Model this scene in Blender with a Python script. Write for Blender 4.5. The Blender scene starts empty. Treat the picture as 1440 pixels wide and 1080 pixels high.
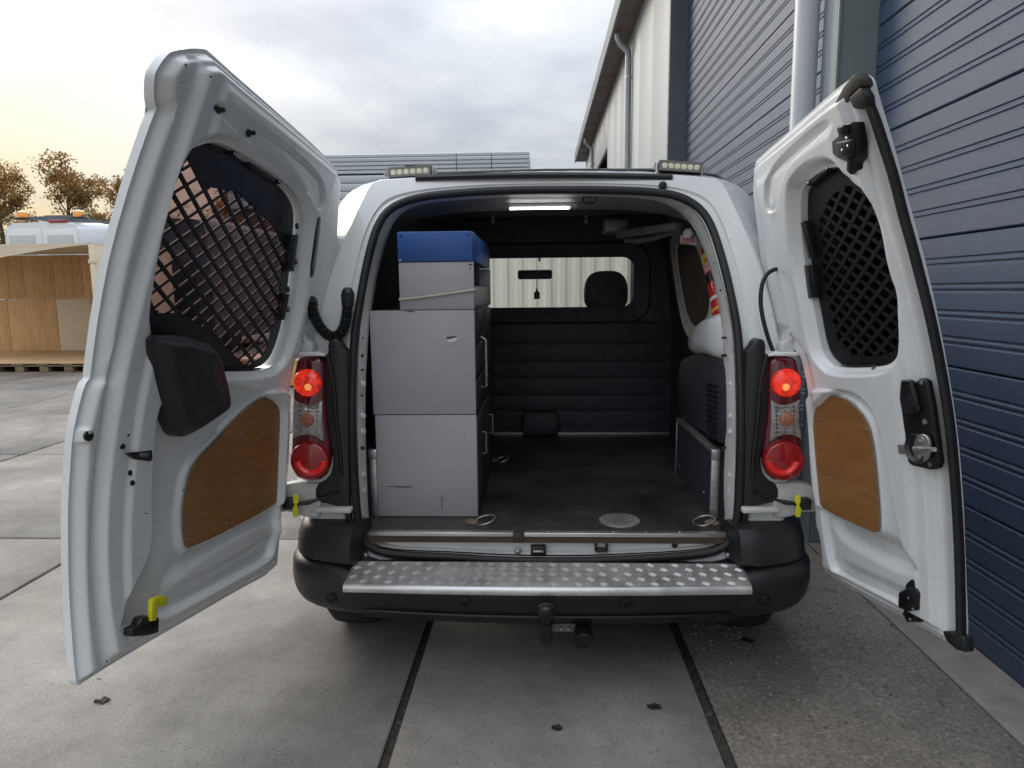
import bpy, bmesh, math, random
import numpy as np
from mathutils import Vector, Matrix
random.seed(7)
SC = bpy.context.scene
COL = SC.collection

# ------------------------------------------------------------------ camera
F = 940.0                                   # focal length in pixels of a 1440 px wide picture
EYE = np.array([0.0, -2.35, 1.40])
def cam_axes(vx=757., vy=409., roll=.004):
    Y = np.array([(vx-720)/F, (vy-540)/F, 1.]); Y /= np.linalg.norm(Y)
    up = np.array([-roll, -1., 0.]); up -= Y*up.dot(Y); up /= np.linalg.norm(up)
    X = np.cross(Y, up)
    if X[0] < 0: X = -X
    return np.array([X, Y, up])
AX = cam_axes()
cd = bpy.data.cameras.new('camera'); cam = bpy.data.objects.new('camera', cd); COL.objects.link(cam)
cd.sensor_width = 36; cd.lens = F/1440*36; cd.clip_start = .05; cd.clip_end = 3000
mw = np.eye(4); mw[:3, 0] = AX[:, 0]; mw[:3, 1] = -AX[:, 1]; mw[:3, 2] = -AX[:, 2]; mw[:3, 3] = EYE
cam.matrix_world = Matrix(mw.tolist())
SC.camera = cam

# ------------------------------------------------------------------ sky, sun, exposure
SUN_EL, SUN_AZ = math.radians(24), math.radians(-42)        # azimuth from +Y, negative = left
SD = Vector((math.sin(SUN_AZ)*math.cos(SUN_EL), math.cos(SUN_AZ)*math.cos(SUN_EL), math.sin(SUN_EL)))
w = bpy.data.worlds.new('World'); SC.world = w; w.use_nodes = True
nt = w.node_tree; N = nt.nodes; L = nt.links; N.clear()
def wn(t, **k):
    n = N.new(t)
    for a, b in k.items(): setattr(n, a, b)
    return n
def wmath(op, a, b=None, clamp=False):
    n = wn('ShaderNodeMath', operation=op, use_clamp=clamp)
    for i, v in enumerate((a, b)):
        if v is None: continue
        if isinstance(v, (int, float)): n.inputs[i].default_value = v
        else: L.new(v, n.inputs[i])
    return n.outputs[0]
def wmix(f, a, b):
    n = wn('ShaderNodeMix', data_type='RGBA')
    for s, v in ((n.inputs[0], f), (n.inputs[6], a), (n.inputs[7], b)):
        if isinstance(v, (tuple, float, int)): s.default_value = v
        else: L.new(v, s)
    return n.outputs[2]
def wramp(v, stops):
    n = wn('ShaderNodeValToRGB'); L.new(v, n.inputs[0]); e = n.color_ramp.elements
    while len(e) < len(stops): e.new(.5)
    for x, (p, c) in zip(e, stops): x.position = p; x.color = (*c, 1)
    return n.outputs[0]
tc = wn('ShaderNodeTexCoord'); sx = wn('ShaderNodeSeparateXYZ'); L.new(tc.outputs['Generated'], sx.inputs[0])
zz = wmath('MAXIMUM', sx.outputs[2], 0.0); den = wmath('ADD', zz, .16)
cx = wn('ShaderNodeCombineXYZ'); L.new(wmath('DIVIDE', sx.outputs[0], den), cx.inputs[0]); L.new(wmath('DIVIDE', sx.outputs[1], den), cx.inputs[1])
nz = wn('ShaderNodeTexNoise'); nz.inputs['Scale'].default_value = .85; nz.inputs['Detail'].default_value = 7; nz.inputs['Roughness'].default_value = .52
nz.inputs['Distortion'].default_value = .35
mp = wn('ShaderNodeMapping'); mp.inputs['Location'].default_value = (3.3, 1.2, 0); L.new(cx.outputs[0], mp.inputs[0]); L.new(mp.outputs[0], nz.inputs[0])
nz2 = wn('ShaderNodeTexNoise'); nz2.inputs['Scale'].default_value = 2.9; nz2.inputs['Detail'].default_value = 7; nz2.inputs['Roughness'].default_value = .5
L.new(mp.outputs[0], nz2.inputs[0])
cl = wmath('ADD', wmath('MULTIPLY', nz.outputs[0], .64), wmath('MULTIPLY', nz2.outputs[0], .36))
sky = wn('ShaderNodeTexSky', sky_type='NISHITA', sun_disc=False, sun_elevation=SUN_EL, sun_rotation=SUN_AZ)
sk = wn('ShaderNodeVectorMath', operation='SCALE'); L.new(sky.outputs[0], sk.inputs[0]); sk.inputs['Scale'].default_value = .085
cloud = wramp(cl, [(.30, (.142, .149, .166)), (.45, (.210, .217, .232)), (.56, (.282, .286, .292)), (.68, (.36, .355, .343))])
base = wmix(.90, sk.outputs[0], cloud)
# pale horizon and the yellow break in the clouds over the low sun
hz = wmath('POWER', wmath('SUBTRACT', 1., zz), 9.)
base = wmix(wmath('MULTIPLY', hz, .55), base, (.33, .33, .322, 1))
dp = wn('ShaderNodeVectorMath', operation='DOT_PRODUCT'); L.new(tc.outputs['Generated'], dp.inputs[0]); dp.inputs[1].default_value = Vector((-.66, .74, .13)).normalized()
gl = wmath('POWER', wmath('MAXIMUM', dp.outputs['Value'], 0.), 40.)
gl = wmath('MULTIPLY', gl, wmath('POWER', wmath('SUBTRACT', 1., zz), 5.))
gl = wmath('MULTIPLY', gl, wmath('MULTIPLY', nz2.outputs[0], 2.2), True)
base = wmix(wmath('MULTIPLY', gl, .9), base, (.47, .35, .15, 1))
# overcast sky: the zenith is brighter than the horizon
ov = wn('ShaderNodeVectorMath', operation='SCALE'); L.new(base, ov.inputs[0]); L.new(wmath('ADD', .68, wmath('MULTIPLY', wmath('POWER', zz, 1.55), 2.6)), ov.inputs['Scale'])
bg = wn('ShaderNodeBackground'); L.new(ov.outputs[0], bg.inputs[0]); bg.inputs[1].default_value = 1.0
ow = wn('ShaderNodeOutputWorld'); L.new(bg.outputs[0], ow.inputs[0])
sl = bpy.data.lights.new('sun', 'SUN'); sl.energy = .55; sl.angle = math.radians(30); sl.color = (1, .90, .76)
so = bpy.data.objects.new('sun', sl); COL.objects.link(so); so.rotation_euler = SD.to_track_quat('Z', 'Y').to_euler(); so.location = (-8, 8, 12)
SC.view_settings.view_transform = 'Standard'; SC.view_settings.look = 'None'
SC.view_settings.exposure = 1.52; SC.view_settings.gamma = 1; SC.view_settings.use_curve_mapping = False

# ------------------------------------------------------------------ helpers: rays
def ray(px, py): return AX @ np.array([(px-720)/F, (py-540)/F, 1.])
def P(px, py, Y):
    d = ray(px, py); return EYE + d*((Y-EYE[1])/d[1])
def PX(px, py, X):
    d = ray(px, py); return EYE + d*((X-EYE[0])/d[0])
def PZ(px, py, Z):
    d = ray(px, py); return EYE + d*((Z-EYE[2])/d[2])
def PF(px, py, fy):                                  # surface Y = fy(z)
    Y = 0.
    for _ in range(12): p = P(px, py, Y); Y = .5*Y+.5*fy(p[2])
    return P(px, py, Y)
def chaikin(p, n=2, closed=True):
    p = np.asarray(p, float)
    for _ in range(n):
        q = np.roll(p, -1, 0) if closed else p[1:]
        a = p if closed else p[:-1]
        m = np.stack([a*.75+q*.25, a*.25+q*.75], 1).reshape(-1, p.shape[1])
        p = m if closed else np.vstack([p[:1], m, p[-1:]])
    return p
def ss(d, a, b):
    t = np.clip((d-a)/(b-a), 0, 1); return t*t*(3-2*t)

# ------------------------------------------------------------------ helpers: materials
MATS = {}
def mat(name, col, rough=.5, metal=0., var=.0, vscale=6., col2=None, bump=0., bscale=60., spec=.5, coat=0., emit=None, estr=0., stretch=(1, 1, 1), detail=5., rvar=0., dist=.0, rnd=0., speck=None, speck2=None, trans=0., evar=False, stains=False):
    if name in MATS: return MATS[name]
    m = bpy.data.materials.new(name); m.use_nodes = True; MATS[name] = m
    nt = m.node_tree; b = nt.nodes['Principled BSDF']; Ln = nt.links.new
    b.inputs['Base Color'].default_value = (*col, 1); b.inputs['Roughness'].default_value = rough
    b.inputs['Metallic'].default_value = metal; b.inputs['Specular IOR Level'].default_value = spec
    if coat: b.inputs['Coat Weight'].default_value = coat; b.inputs['Coat Roughness'].default_value = .06
    if emit: b.inputs['Emission Color'].default_value = (*emit, 1); b.inputs['Emission Strength'].default_value = estr
    t = nt.nodes.new('ShaderNodeTexCoord'); mp = nt.nodes.new('ShaderNodeMapping'); mp.inputs['Scale'].default_value = stretch
    vec = t.outputs['Object']
    if rnd or True:
        oi = nt.nodes.new('ShaderNodeObjectInfo')
        ad = nt.nodes.new('ShaderNodeVectorMath'); ad.operation = 'ADD'
        ms = nt.nodes.new('ShaderNodeMath'); ms.operation = 'MULTIPLY'; ms.inputs[1].default_value = 17.
        Ln(oi.outputs['Random'], ms.inputs[0]); Ln(vec, ad.inputs[0]); Ln(ms.outputs[0], ad.inputs[1]); vec = ad.outputs[0]
    Ln(vec, mp.inputs[0])
    out = None
    if var or col2 or rvar:
        n = nt.nodes.new('ShaderNodeTexNoise'); n.inputs['Scale'].default_value = vscale; n.inputs['Detail'].default_value = detail
        n.inputs['Roughness'].default_value = .6; n.inputs['Distortion'].default_value = dist
        Ln(mp.outputs[0], n.inputs[0])
        r = nt.nodes.new('ShaderNodeValToRGB'); Ln(n.outputs[0], r.inputs[0])
        e = r.color_ramp.elements; e[0].position = .32; e[1].position = .68
        c2 = col2 or tuple(min(1, c*(1+var)) for c in col)
        c1 = col if col2 else tuple(c*(1-var) for c in col)
        e[0].color = (*c1, 1); e[1].color = (*c2, 1); out = r.outputs[0]
        if rvar:
            mr = nt.nodes.new('ShaderNodeMapRange'); Ln(n.outputs[0], mr.inputs[0]); mr.inputs[1].default_value = .3; mr.inputs[2].default_value = .7
            mr.inputs[3].default_value = max(0, rough-rvar); mr.inputs[4].default_value = rough+rvar; Ln(mr.outputs[0], b.inputs['Roughness'])
    for speck in [q for q in (speck, speck2) if q]:      # (scale, amount, colour, threshold)
        n = nt.nodes.new('ShaderNodeTexNoise'); n.inputs['Scale'].default_value = speck[0]; n.inputs['Detail'].default_value = 2
        Ln(mp.outputs[0], n.inputs[0])
        mr = nt.nodes.new('ShaderNodeMapRange'); Ln(n.outputs[0], mr.inputs[0]); mr.inputs[1].default_value = speck[3]; mr.inputs[2].default_value = speck[3]+.06
        mr.inputs[4].default_value = speck[1]
        mx = nt.nodes.new('ShaderNodeMix'); mx.data_type = 'RGBA'; Ln(mr.outputs[0], mx.inputs[0])
        if out: Ln(out, mx.inputs[6])
        else: mx.inputs[6].default_value = (*col, 1)
        mx.inputs[7].default_value = (*speck[2], 1); out = mx.outputs[2]
    if rnd:
        hs = nt.nodes.new('ShaderNodeHueSaturation'); mr = nt.nodes.new('ShaderNodeMapRange'); Ln(oi.outputs['Random'], mr.inputs[0])
        mr.inputs[3].default_value = 1-rnd; mr.inputs[4].default_value = 1+rnd; Ln(mr.outputs[0], hs.inputs['Value'])
        if out: Ln(out, hs.inputs['Color'])
        else: hs.inputs['Color'].default_value = (*col, 1)
        out = hs.outputs[0]
    if stains:                                           # blotchy stains at two sizes
        n = nt.nodes.new('ShaderNodeTexNoise'); n.inputs['Scale'].default_value = .9; n.inputs['Detail'].default_value = 8; n.inputs['Roughness'].default_value = .65; n.inputs['Distortion'].default_value = .8
        Ln(mp.outputs[0], n.inputs[0])
        mr = nt.nodes.new('ShaderNodeMapRange'); Ln(n.outputs[0], mr.inputs[0]); mr.inputs[1].default_value = .40; mr.inputs[2].default_value = .64; mr.inputs[3].default_value = .74; mr.inputs[4].default_value = 1.07
        nd = nt.nodes.new('ShaderNodeTexNoise'); nd.inputs['Scale'].default_value = 7; nd.inputs['Detail'].default_value = 9; nd.inputs['Roughness'].default_value = .75; Ln(mp.outputs[0], nd.inputs[0])
        ms2 = nt.nodes.new('ShaderNodeMapRange'); Ln(nd.outputs[0], ms2.inputs[0]); ms2.inputs[1].default_value = .35; ms2.inputs[2].default_value = .62; ms2.inputs[3].default_value = .88; ms2.inputs[4].default_value = 1.06
        mu = nt.nodes.new('ShaderNodeMath'); mu.operation = 'MULTIPLY'; Ln(mr.outputs[0], mu.inputs[0]); Ln(ms2.outputs[0], mu.inputs[1])
        vs = nt.nodes.new('ShaderNodeVectorMath'); vs.operation = 'SCALE'; Ln(out, vs.inputs[0]); Ln(mu.outputs[0], vs.inputs['Scale']); out = vs.outputs[0]
    if evar:                                             # lamp with reflector facets behind the lens
        vo = nt.nodes.new('ShaderNodeTexVoronoi'); vo.inputs['Scale'].default_value = 85; Ln(mp.outputs[0], vo.inputs['Vector'])
        mr = nt.nodes.new('ShaderNodeMapRange'); Ln(vo.outputs['Color'], mr.inputs[0]); mr.inputs[3].default_value = estr*.25; mr.inputs[4].default_value = estr*2.; Ln(mr.outputs[0], b.inputs['Emission Strength'])
    if trans:
        tb = nt.nodes.new('ShaderNodeBsdfTranslucent'); Ln(out, tb.inputs[0]); mxs = nt.nodes.new('ShaderNodeMixShader'); mxs.inputs[0].default_value = trans
        Ln(b.outputs[0], mxs.inputs[1]); Ln(tb.outputs[0], mxs.inputs[2]); Ln(mxs.outputs[0], nt.nodes['Material Output'].inputs[0])
    if out: Ln(out, b.inputs['Base Color'])
    if bump:
        n = nt.nodes.new('ShaderNodeTexNoise'); n.inputs['Scale'].default_value = bscale; n.inputs['Detail'].default_value = 4
        Ln(mp.outputs[0], n.inputs[0])
        bm = nt.nodes.new('ShaderNodeBump'); bm.inputs['Strength'].default_value = bump; bm.inputs['Distance'].default_value = .004
        Ln(n.outputs[0], bm.inputs['Height']); Ln(bm.outputs[0], b.inputs['Normal'])
    return m
def glass(name, tint, ior=1.18, rough=.02):
    m = bpy.data.materials.new(name); m.use_nodes = True; nt = m.node_tree; nt.nodes.remove(nt.nodes['Principled BSDF'])
    t = nt.nodes.new('ShaderNodeBsdfTransparent'); t.inputs[0].default_value = (*tint, 1)
    g = nt.nodes.new('ShaderNodeBsdfGlossy'); g.inputs['Roughness'].default_value = rough
    fr = nt.nodes.new('ShaderNodeFresnel'); fr.inputs[0].default_value = ior
    mx = nt.nodes.new('ShaderNodeMixShader'); nt.links.new(fr.outputs[0], mx.inputs[0]); nt.links.new(t.outputs[0], mx.inputs[1]); nt.links.new(g.outputs[0], mx.inputs[2])
    nt.links.new(mx.outputs[0], nt.nodes['Material Output'].inputs[0]); return m

WHITE = mat('white_paint', (.79, .81, .81), .30, coat=.5, var=.03, vscale=3, rvar=.06, speck=(22, .25, (.42, .40, .36), .70))
WHITE_IN = mat('white_primer', (.62, .62, .60), .45, var=.10, vscale=9, speck=(14, .35, (.33, .30, .26), .66))
BLACKP = mat('black_plastic', (.016, .017, .019), .42, var=.25, vscale=30, bump=.12, bscale=500, rvar=.06)
BLACKM = mat('black_moulding', (.012, .012, .013), .33, var=.2, vscale=20, rvar=.05)
RUBBER = mat('black_rubber', (.014, .014, .015), .55, var=.3, vscale=15)
LINING = mat('black_lining', (.040, .043, .055), .6, var=.25, vscale=25, bump=.2, bscale=300)
LATH = mat('dark_headliner', (.055, .055, .056), .8, var=.2, vscale=12)
FLOORM = mat('black_floor_board', (.019, .018, .018), .42, col2=(.072, .065, .060), vscale=3, bump=.25, bscale=260, rvar=.1, speck=(34, .5, (.13, .11, .09), .69))
ALU = mat('aluminium', (.60, .60, .58), .36, .9, var=.18, vscale=14, rvar=.1, stretch=(.3, 3, 3))
TREAD = mat('tread_plate', (.60, .60, .58), .38, .75, var=.16, vscale=9, rvar=.1)
STEEL = mat('zinc_steel', (.45, .45, .44), .4, .85, var=.2, vscale=30)
PLYB = mat('varnished_plywood', (.27, .115, .032), .38, col2=(.36, .165, .05), vscale=5, stretch=(1, 1.5, 14), coat=.15, rvar=.05)
GREYC = mat('grey_cabinet', (.40, .395, .415), .45, var=.05, vscale=3, speck=(9, .25, (.25, .24, .25), .72), bump=.05, bscale=400)
BLUEC = mat('blue_cabinet', (.024, .10, .34), .42, var=.12, vscale=5)
DARKC = mat('dark_cabinet', (.052, .052, .060), .45, var=.15, vscale=12)
REDD = mat('dark_red_lens', (.11, .004, .012), .08, coat=.8, var=.2, vscale=20)
REDL = mat('red_lens', (.36, .005, .010), .10, coat=1., var=.25, vscale=40)
REDR = mat('red_reflector_glow', (.75, .015, .02), .18, coat=1., var=.1, vscale=60, emit=(1, .03, .02), estr=.03)  # light caught by the unlit reflector is put in as faint emission
LITR = mat('lit_red_lens', (.9, .02, .01), .12, coat=1., var=.4, vscale=60, emit=(1, .035, .012), estr=.11, evar=True)
LITY = mat('lit_bulb', (1, .5, .2), .3, emit=(1, .30, .06), estr=.2)
CLEAR = mat('clear_lamp_lens', (.42, .40, .40), .14, .55, coat=1., var=.35, vscale=70, rvar=.08)
AMBER = mat('amber_bulb', (.42, .17, .09), .3, var=.3, vscale=40)
YELLOW = mat('yellow_plastic', (.74, .72, .02), .4, var=.06)
LEDL = mat('led_lens', (.36, .33, .20), .25, coat=.6, var=.12, vscale=60)
REDX = mat('red_extinguisher', (.55, .02, .02), .25, coat=.5, var=.08)
ROPE = mat('cream_cord', (.55, .50, .38), .8, var=.25, vscale=120)
BROWNB = mat('brown_board', (.055, .034, .022), .6, var=.25, vscale=10)
RUST = mat('dusty_rust', (.17, .125, .09), .85, var=.4, vscale=22)
COPPER = mat('copper_wire', (.70, .36, .16), .35, .7)
PAPER = mat('white_sticker', (.75, .72, .68), .6)
TYRE = mat('tyre_rubber', (.018, .018, .018), .8, var=.4, vscale=40, bump=.4, bscale=90)
GL_DARK = glass('tinted_window_glass', (.36, .255, .245), 1.12)
GL_CLR = glass('clear_window_glass', (.98, .99, .97), 1.12)

# ------------------------------------------------------------------ helpers: meshes
class MB:
    def __init__(s): s.v = []; s.f = []
    def add(s, v, f):
        o = len(s.v); s.v += [tuple(map(float, p)) for p in v]; s.f += [tuple(i+o for i in q) for q in f]; return s
    def box(s, a, b):
        x0, y0, z0 = a; x1, y1, z1 = b
        x0, x1 = sorted((x0, x1)); y0, y1 = sorted((y0, y1)); z0, z1 = sorted((z0, z1))
        return s.add([(x0,y0,z0),(x1,y0,z0),(x1,y1,z0),(x0,y1,z0),(x0,y0,z1),(x1,y0,z1),(x1,y1,z1),(x0,y1,z1)],
                     [(3,2,1,0),(4,5,6,7),(0,1,5,4),(1,2,6,5),(2,3,7,6),(3,0,4,7)])
    def bar(s, a, b, w, h, up=(0, 0, 1)):
        a = np.array(a, float); b = np.array(b, float); d = b-a; d /= np.linalg.norm(d)
        x = np.cross(d, up)
        if np.linalg.norm(x) < 1e-4: x = np.cross(d, (1, 0, 0))
        x /= np.linalg.norm(x); z = np.cross(x, d)
        v = [p+x*i*w/2+z*j*h/2 for p in (a, b) for i, j in ((-1,-1),(1,-1),(1,1),(-1,1))]
        return s.add(v, [(0,3,2,1),(4,5,6,7),(0,1,5,4),(1,2,6,5),(2,3,7,6),(3,0,4,7)][::1])
    def tube(s, pts, r, n=10, closed=False, cap=True):
        pts = [np.array(p, float) for p in pts]; m = len(pts); rr = r if hasattr(r, '__len__') else [r]*m
        v = []; prev = None
        for i, p in enumerate(pts):
            if closed: d = pts[(i+1) % m]-pts[i-1]
            else: d = pts[min(i+1, m-1)]-pts[max(i-1, 0)]
            d = d/(np.linalg.norm(d)+1e-9)
            if prev is None:
                x = np.cross(d, (0, 0, 1))
                if np.linalg.norm(x) < .1: x = np.cross(d, (0, 1, 0))
            else: x = prev-d*prev.dot(d)
            x /= np.linalg.norm(x)+1e-9; prev = x; y = np.cross(d, x)
            v += [p+(x*math.cos(2*math.pi*k/n)+y*math.sin(2*math.pi*k/n))*rr[i] for k in range(n)]
        f = []
        for i in range(m if closed else m-1):
            j = (i+1) % m
            for k in range(n): f.append((i*n+k, i*n+(k+1) % n, j*n+(k+1) % n, j*n+k))
        if cap and not closed: f += [tuple(range(n))[::-1], tuple((m-1)*n+k for k in range(n))]
        return s.add(v, f)
    def lathe(s, o, axis, prof, n=24):
        o = np.array(o, float); d = np.array(axis, float); d /= np.linalg.norm(d)
        x = np.cross(d, (0, 0, 1))
        if np.linalg.norm(x) < .1: x = np.cross(d, (0, 1, 0))
        x /= np.linalg.norm(x); y = np.cross(d, x); v = []
        for r, h in prof: v += [o+d*h+(x*math.cos(2*math.pi*k/n)+y*math.sin(2*math.pi*k/n))*max(r, 1e-4) for k in range(n)]
        f = [(i*n+k, i*n+(k+1) % n, (i+1)*n+(k+1) % n, (i+1)*n+k) for i in range(len(prof)-1) for k in range(n)]
        f += [tuple(range(n))[::-1], tuple((len(prof)-1)*n+k for k in range(n))]
        return s.add(v, f)
    def prism(s, front, back):
        n = len(front)
        return s.add(list(front)+list(back), [tuple(range(n)), tuple(range(2*n-1, n-1, -1))]+[(i, i+n, (i+1) % n+n, (i+1) % n) for i in range(n)])
    def rings(s, rs, closed=True):
        n = len(rs[0]); v = [p for r in rs for p in r]; m = n if closed else n-1
        return s.add(v, [(i*n+k, i*n+(k+1) % n, (i+1)*n+(k+1) % n, (i+1)*n+k) for i in range(len(rs)-1) for k in range(m)])
    def build(s, name, m, parent=None, smooth=False, bevel=0., loc=None, ang=40, seg=2):
        me = bpy.data.meshes.new(name)
        off = np.zeros(3)
        if parent is not None:
            p = parent
            while p is not None: off = off+np.array(p.location); p = p.parent
        elif loc is not None: off = np.array(loc, float)
        V = np.array(s.v, float)-off
        me.from_pydata(V.tolist(), [], s.f); me.materials.append(m)
        bm = bmesh.new(); bm.from_mesh(me); bmesh.ops.recalc_face_normals(bm, faces=bm.faces); bm.to_mesh(me); bm.free()
        o = bpy.data.objects.new(name, me); COL.objects.link(o)
        if parent is not None: o.parent = parent
        elif loc is not None: o.location = loc
        if bevel:
            b = o.modifiers.new('bevel', 'BEVEL'); b.width = bevel; b.segments = seg; b.limit_method = 'ANGLE'; b.angle_limit = math.radians(ang)
            b.harden_normals = False
        if smooth or bevel:
            me.shade_smooth()
            bm = bmesh.new(); bm.from_mesh(me); lim = math.radians(ang)
            for e in bm.edges:
                if len(e.link_faces) == 2 and e.calc_face_angle(0) > lim: e.smooth = False
            if not bevel: bm.to_mesh(me)
            bm.free()
        return o
def box(name, a, b, m, parent=None, bevel=0., loc=None): return MB().box(a, b).build(name, m, parent, bevel=bevel, loc=loc)
def thing(name, label, cat, loc, group=None):
    o = bpy.data.objects.new(name, None); COL.objects.link(o); o.location = tuple(map(float, loc)); o.empty_display_size = .1
    o['label'] = label; o['category'] = cat
    if group: o['group'] = group
    return o
def tag(o, label, cat, group=None):
    o['label'] = label; o['category'] = cat
    if group: o['group'] = group
    return o

# ------------------------------------------------------------------ the setting: ground
CONC = mat('concrete', (.212, .196, .176), .85, col2=(.292, .273, .247), vscale=1.9, detail=10, bump=.5, bscale=170, rnd=.08, speck=(150, .5, (.40, .385, .36), .60), speck2=(110, .6, (.07, .065, .06), .64), spec=.3, stains=True)
ASPH = mat('worn_asphalt', (.205, .182, .156), .9, col2=(.345, .312, .268), vscale=75, detail=6, bump=.9, bscale=70, speck=(75, .45, (.50, .47, .42), .63), speck2=(90, .6, (.07, .062, .054), .62), spec=.3, stains=True)
EARTH = mat('dark_joint', (.030, .028, .025), .95, col2=(.085, .078, .068), vscale=45, bump=.9, bscale=90, speck=(70, .7, (.20, .185, .16), .63))
g = MB().add([(-600, -300, -.03), (600, -300, -.03), (600, 900, -.03), (-600, 900, -.03)], [(0, 1, 2, 3)]).build('ground', mat('far_ground', (.20, .19, .175), .9, var=.2, vscale=.3), loc=(0, 0, -.03)); g['kind'] = 'structure'
pav = MB().add([(-15, -4.8, -.022), (.6, -4.8, -.022), (.6, 31.2, -.022), (-15, 31.2, -.022)], [(0, 1, 2, 3)]).build('pavement', EARTH, loc=(0, 0, -.022)); pav['kind'] = 'structure'
xs = [.565, -.470, -2.52, -4.60, -6.66, -8.72, -10.78, -12.84]
meshes = {}
for i in range(len(xs)-1):
    for k in range(18):
        key = i
        wdt = xs[i]-xs[i+1]-.032
        if key not in meshes:
            m = MB().box((-wdt/2, -1.0+.012, -.02), (wdt/2, 1.0-.012, 0))
            o = m.build('slab', CONC, None, bevel=.006); me = o.data
            o.modifiers.clear()
            bm = bmesh.new(); bm.from_mesh(me); bmesh.ops.bevel(bm, geom=[e for e in bm.edges if all(v.co.z > -.01 for v in e.verts)], offset=.006, segments=1, affect='EDGES'); bm.to_mesh(me); bm.free()
            meshes[key] = me; 
        else:
            o = bpy.data.objects.new('slab', meshes[key]); COL.objects.link(o)
        o.parent = pav
        o.location = ((xs[i]+xs[i+1])/2, -3.72+2.0*k+(0.0 if i != 0 else 0.), .022+random.uniform(-.002, .002))
a = MB()
rx, ry = 12, 60
vv = [(.585+(2.2-.585)*i/rx, -4.8+36*j/ry, random.uniform(-.002, .002)-.003) for j in range(ry+1) for i in range(rx+1)]
a.add(vv, [(j*(rx+1)+i, j*(rx+1)+i+1, (j+1)*(rx+1)+i+1, (j+1)*(rx+1)+i) for j in range(ry) for i in range(rx)])
a = a.build('asphalt_strip', ASPH, loc=(1.4, 0, 0), smooth=True); a['kind'] = 'structure'
# loose aggregate along the foot of the wall
pb = MB()
for i in range(1500):
    x = .62+abs(random.gauss(0, .35)); y = random.uniform(-.4, 6)
    if x > 1.48: continue
    s = random.uniform(.003, .008)
    pb.add([(x-s, y-s, 0), (x+s, y-s*.6, 0), (x+s*.7, y+s, 0), (x-s*.8, y+s*.8, 0), (x, y, s*1.1)], [(0, 1, 4), (1, 2, 4), (2, 3, 4), (3, 0, 4)])
pb = pb.build('gravel', mat('gravel_grain', (.20, .18, .15), .9, var=.6, vscale=40), loc=(1, 2, 0)); pb['kind'] = 'stuff'

# ------------------------------------------------------------------ warehouse on the right
FX, DX = 1.50, 1.69                      # facade face, recessed door face
WALLM = mat('pale_cladding', (.325, .355, .372), .5, var=.03, vscale=1, rnd=.012, bump=.05, bscale=200)
TRIMG = mat('grey_green_trim', (.19, .225, .22), .5, var=.05, vscale=3)
DARKT = mat('dark_grey_trim', (.10, .12, .135), .5, var=.06)
SECT = mat('blue_door_section', (.052, .079, .134), .40, var=.08, vscale=5, bump=.5, bscale=340, rnd=.04, rvar=.04, spec=.45)
PVC = mat('grey_downpipe', (.50, .52, .56), .35, var=.05, vscale=3)
PIPE2 = mat('zinc_downpipe', (.30, .32, .33), .4, .3, var=.1)
SOFF = mat('brown_soffit', (.085, .062, .058), .6, var=.15, rnd=.08)
SEAM = mat('door_seam', (.025, .03, .04), .9)
wh = thing('warehouse', 'long warehouse with dark blue sectional doors and pale cladding beside the van', 'building', (3, 6, 0))
def section_mesh(y0, y1, h):
    # profile in (depth, z): five flat bands parted by four double ribs
    pr = [(-.004, 0.003), (0, .008)]
    for k in range(1, 5):
        z = h*k/5
        for q in (-.012, .012):
            pr += [(0, z+q-.0085), (.006, z+q-.003), (.006, z+q+.003), (0, z+q+.0085)]
    pr += [(0, h-.008), (.006, h-.003)]
    pr[0] = (.006, .003)
    m = MB(); n = len(pr)
    m.add([(DX+d, y, z) for y in (y0, y1) for d, z in pr]+[(DX+.04, y, z) for y in (y0, y1) for z in (.003, h-.003)],
          [(i, i+1, n+i+1, n+i) for i in range(n-1)]+[(0, n, 2*n+2, 2*n), (n-1, 2*n+1, 2*n+3, 2*n-1)])
    return m
def garage(y0, y1, top, rows, h=.535, m=SECT):
    d = box('garage_door', (DX+.03, y0, .0), (DX+.07, y1, top), SEAM, wh)
    first = None
    for r in range(rows):
        if first is None:
            first = section_mesh(y0, y1, h).build('door_section', m, None, smooth=True, ang=25); o = first
        else: o = bpy.data.objects.new('door_section', first.data); COL.objects.link(o)
        o.parent = d; o.location = (-3, -6, .005+h*r)
    box('bottom_seal', (DX-.003, y0, .002), (DX+.025, y1, .012), RUBBER, d)
    return d
garage(-3.05, 1.245, 4.9, 9)
garage(1.43, 5.70, 4.9, 9)
garage(12.9, 15.5, 4.45, 8)
def col(y0, y1):
    # facade strip between two door openings: pale face with grey-green jamb returns
    o = box('column', (FX+.012, y0, 0), (FX+.45, y1, 4.95), TRIMG, wh)
    return o
c = col(1.248, 1.427)
box('corner_trim', (FX-.006, 1.242, 0), (FX+.012, 1.272, 4.95), TRIMG, c, bevel=.003)
box('corner_trim', (FX-.006, 1.40, 0), (FX+.012, 1.431, 4.95), TRIMG, c, bevel=.003)
box('face_panel', (FX, 1.272, 0), (FX+.012, 1.40, 4.95), WALLM, c)
c = box('column', (FX-.006, 5.702, 0), (FX+.3, 5.778, 5.42), DARKT, wh)
box('column', (FX-.004, -3.35, 0), (FX+.3, -3.055, 4.95), TRIMG, wh)
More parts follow.
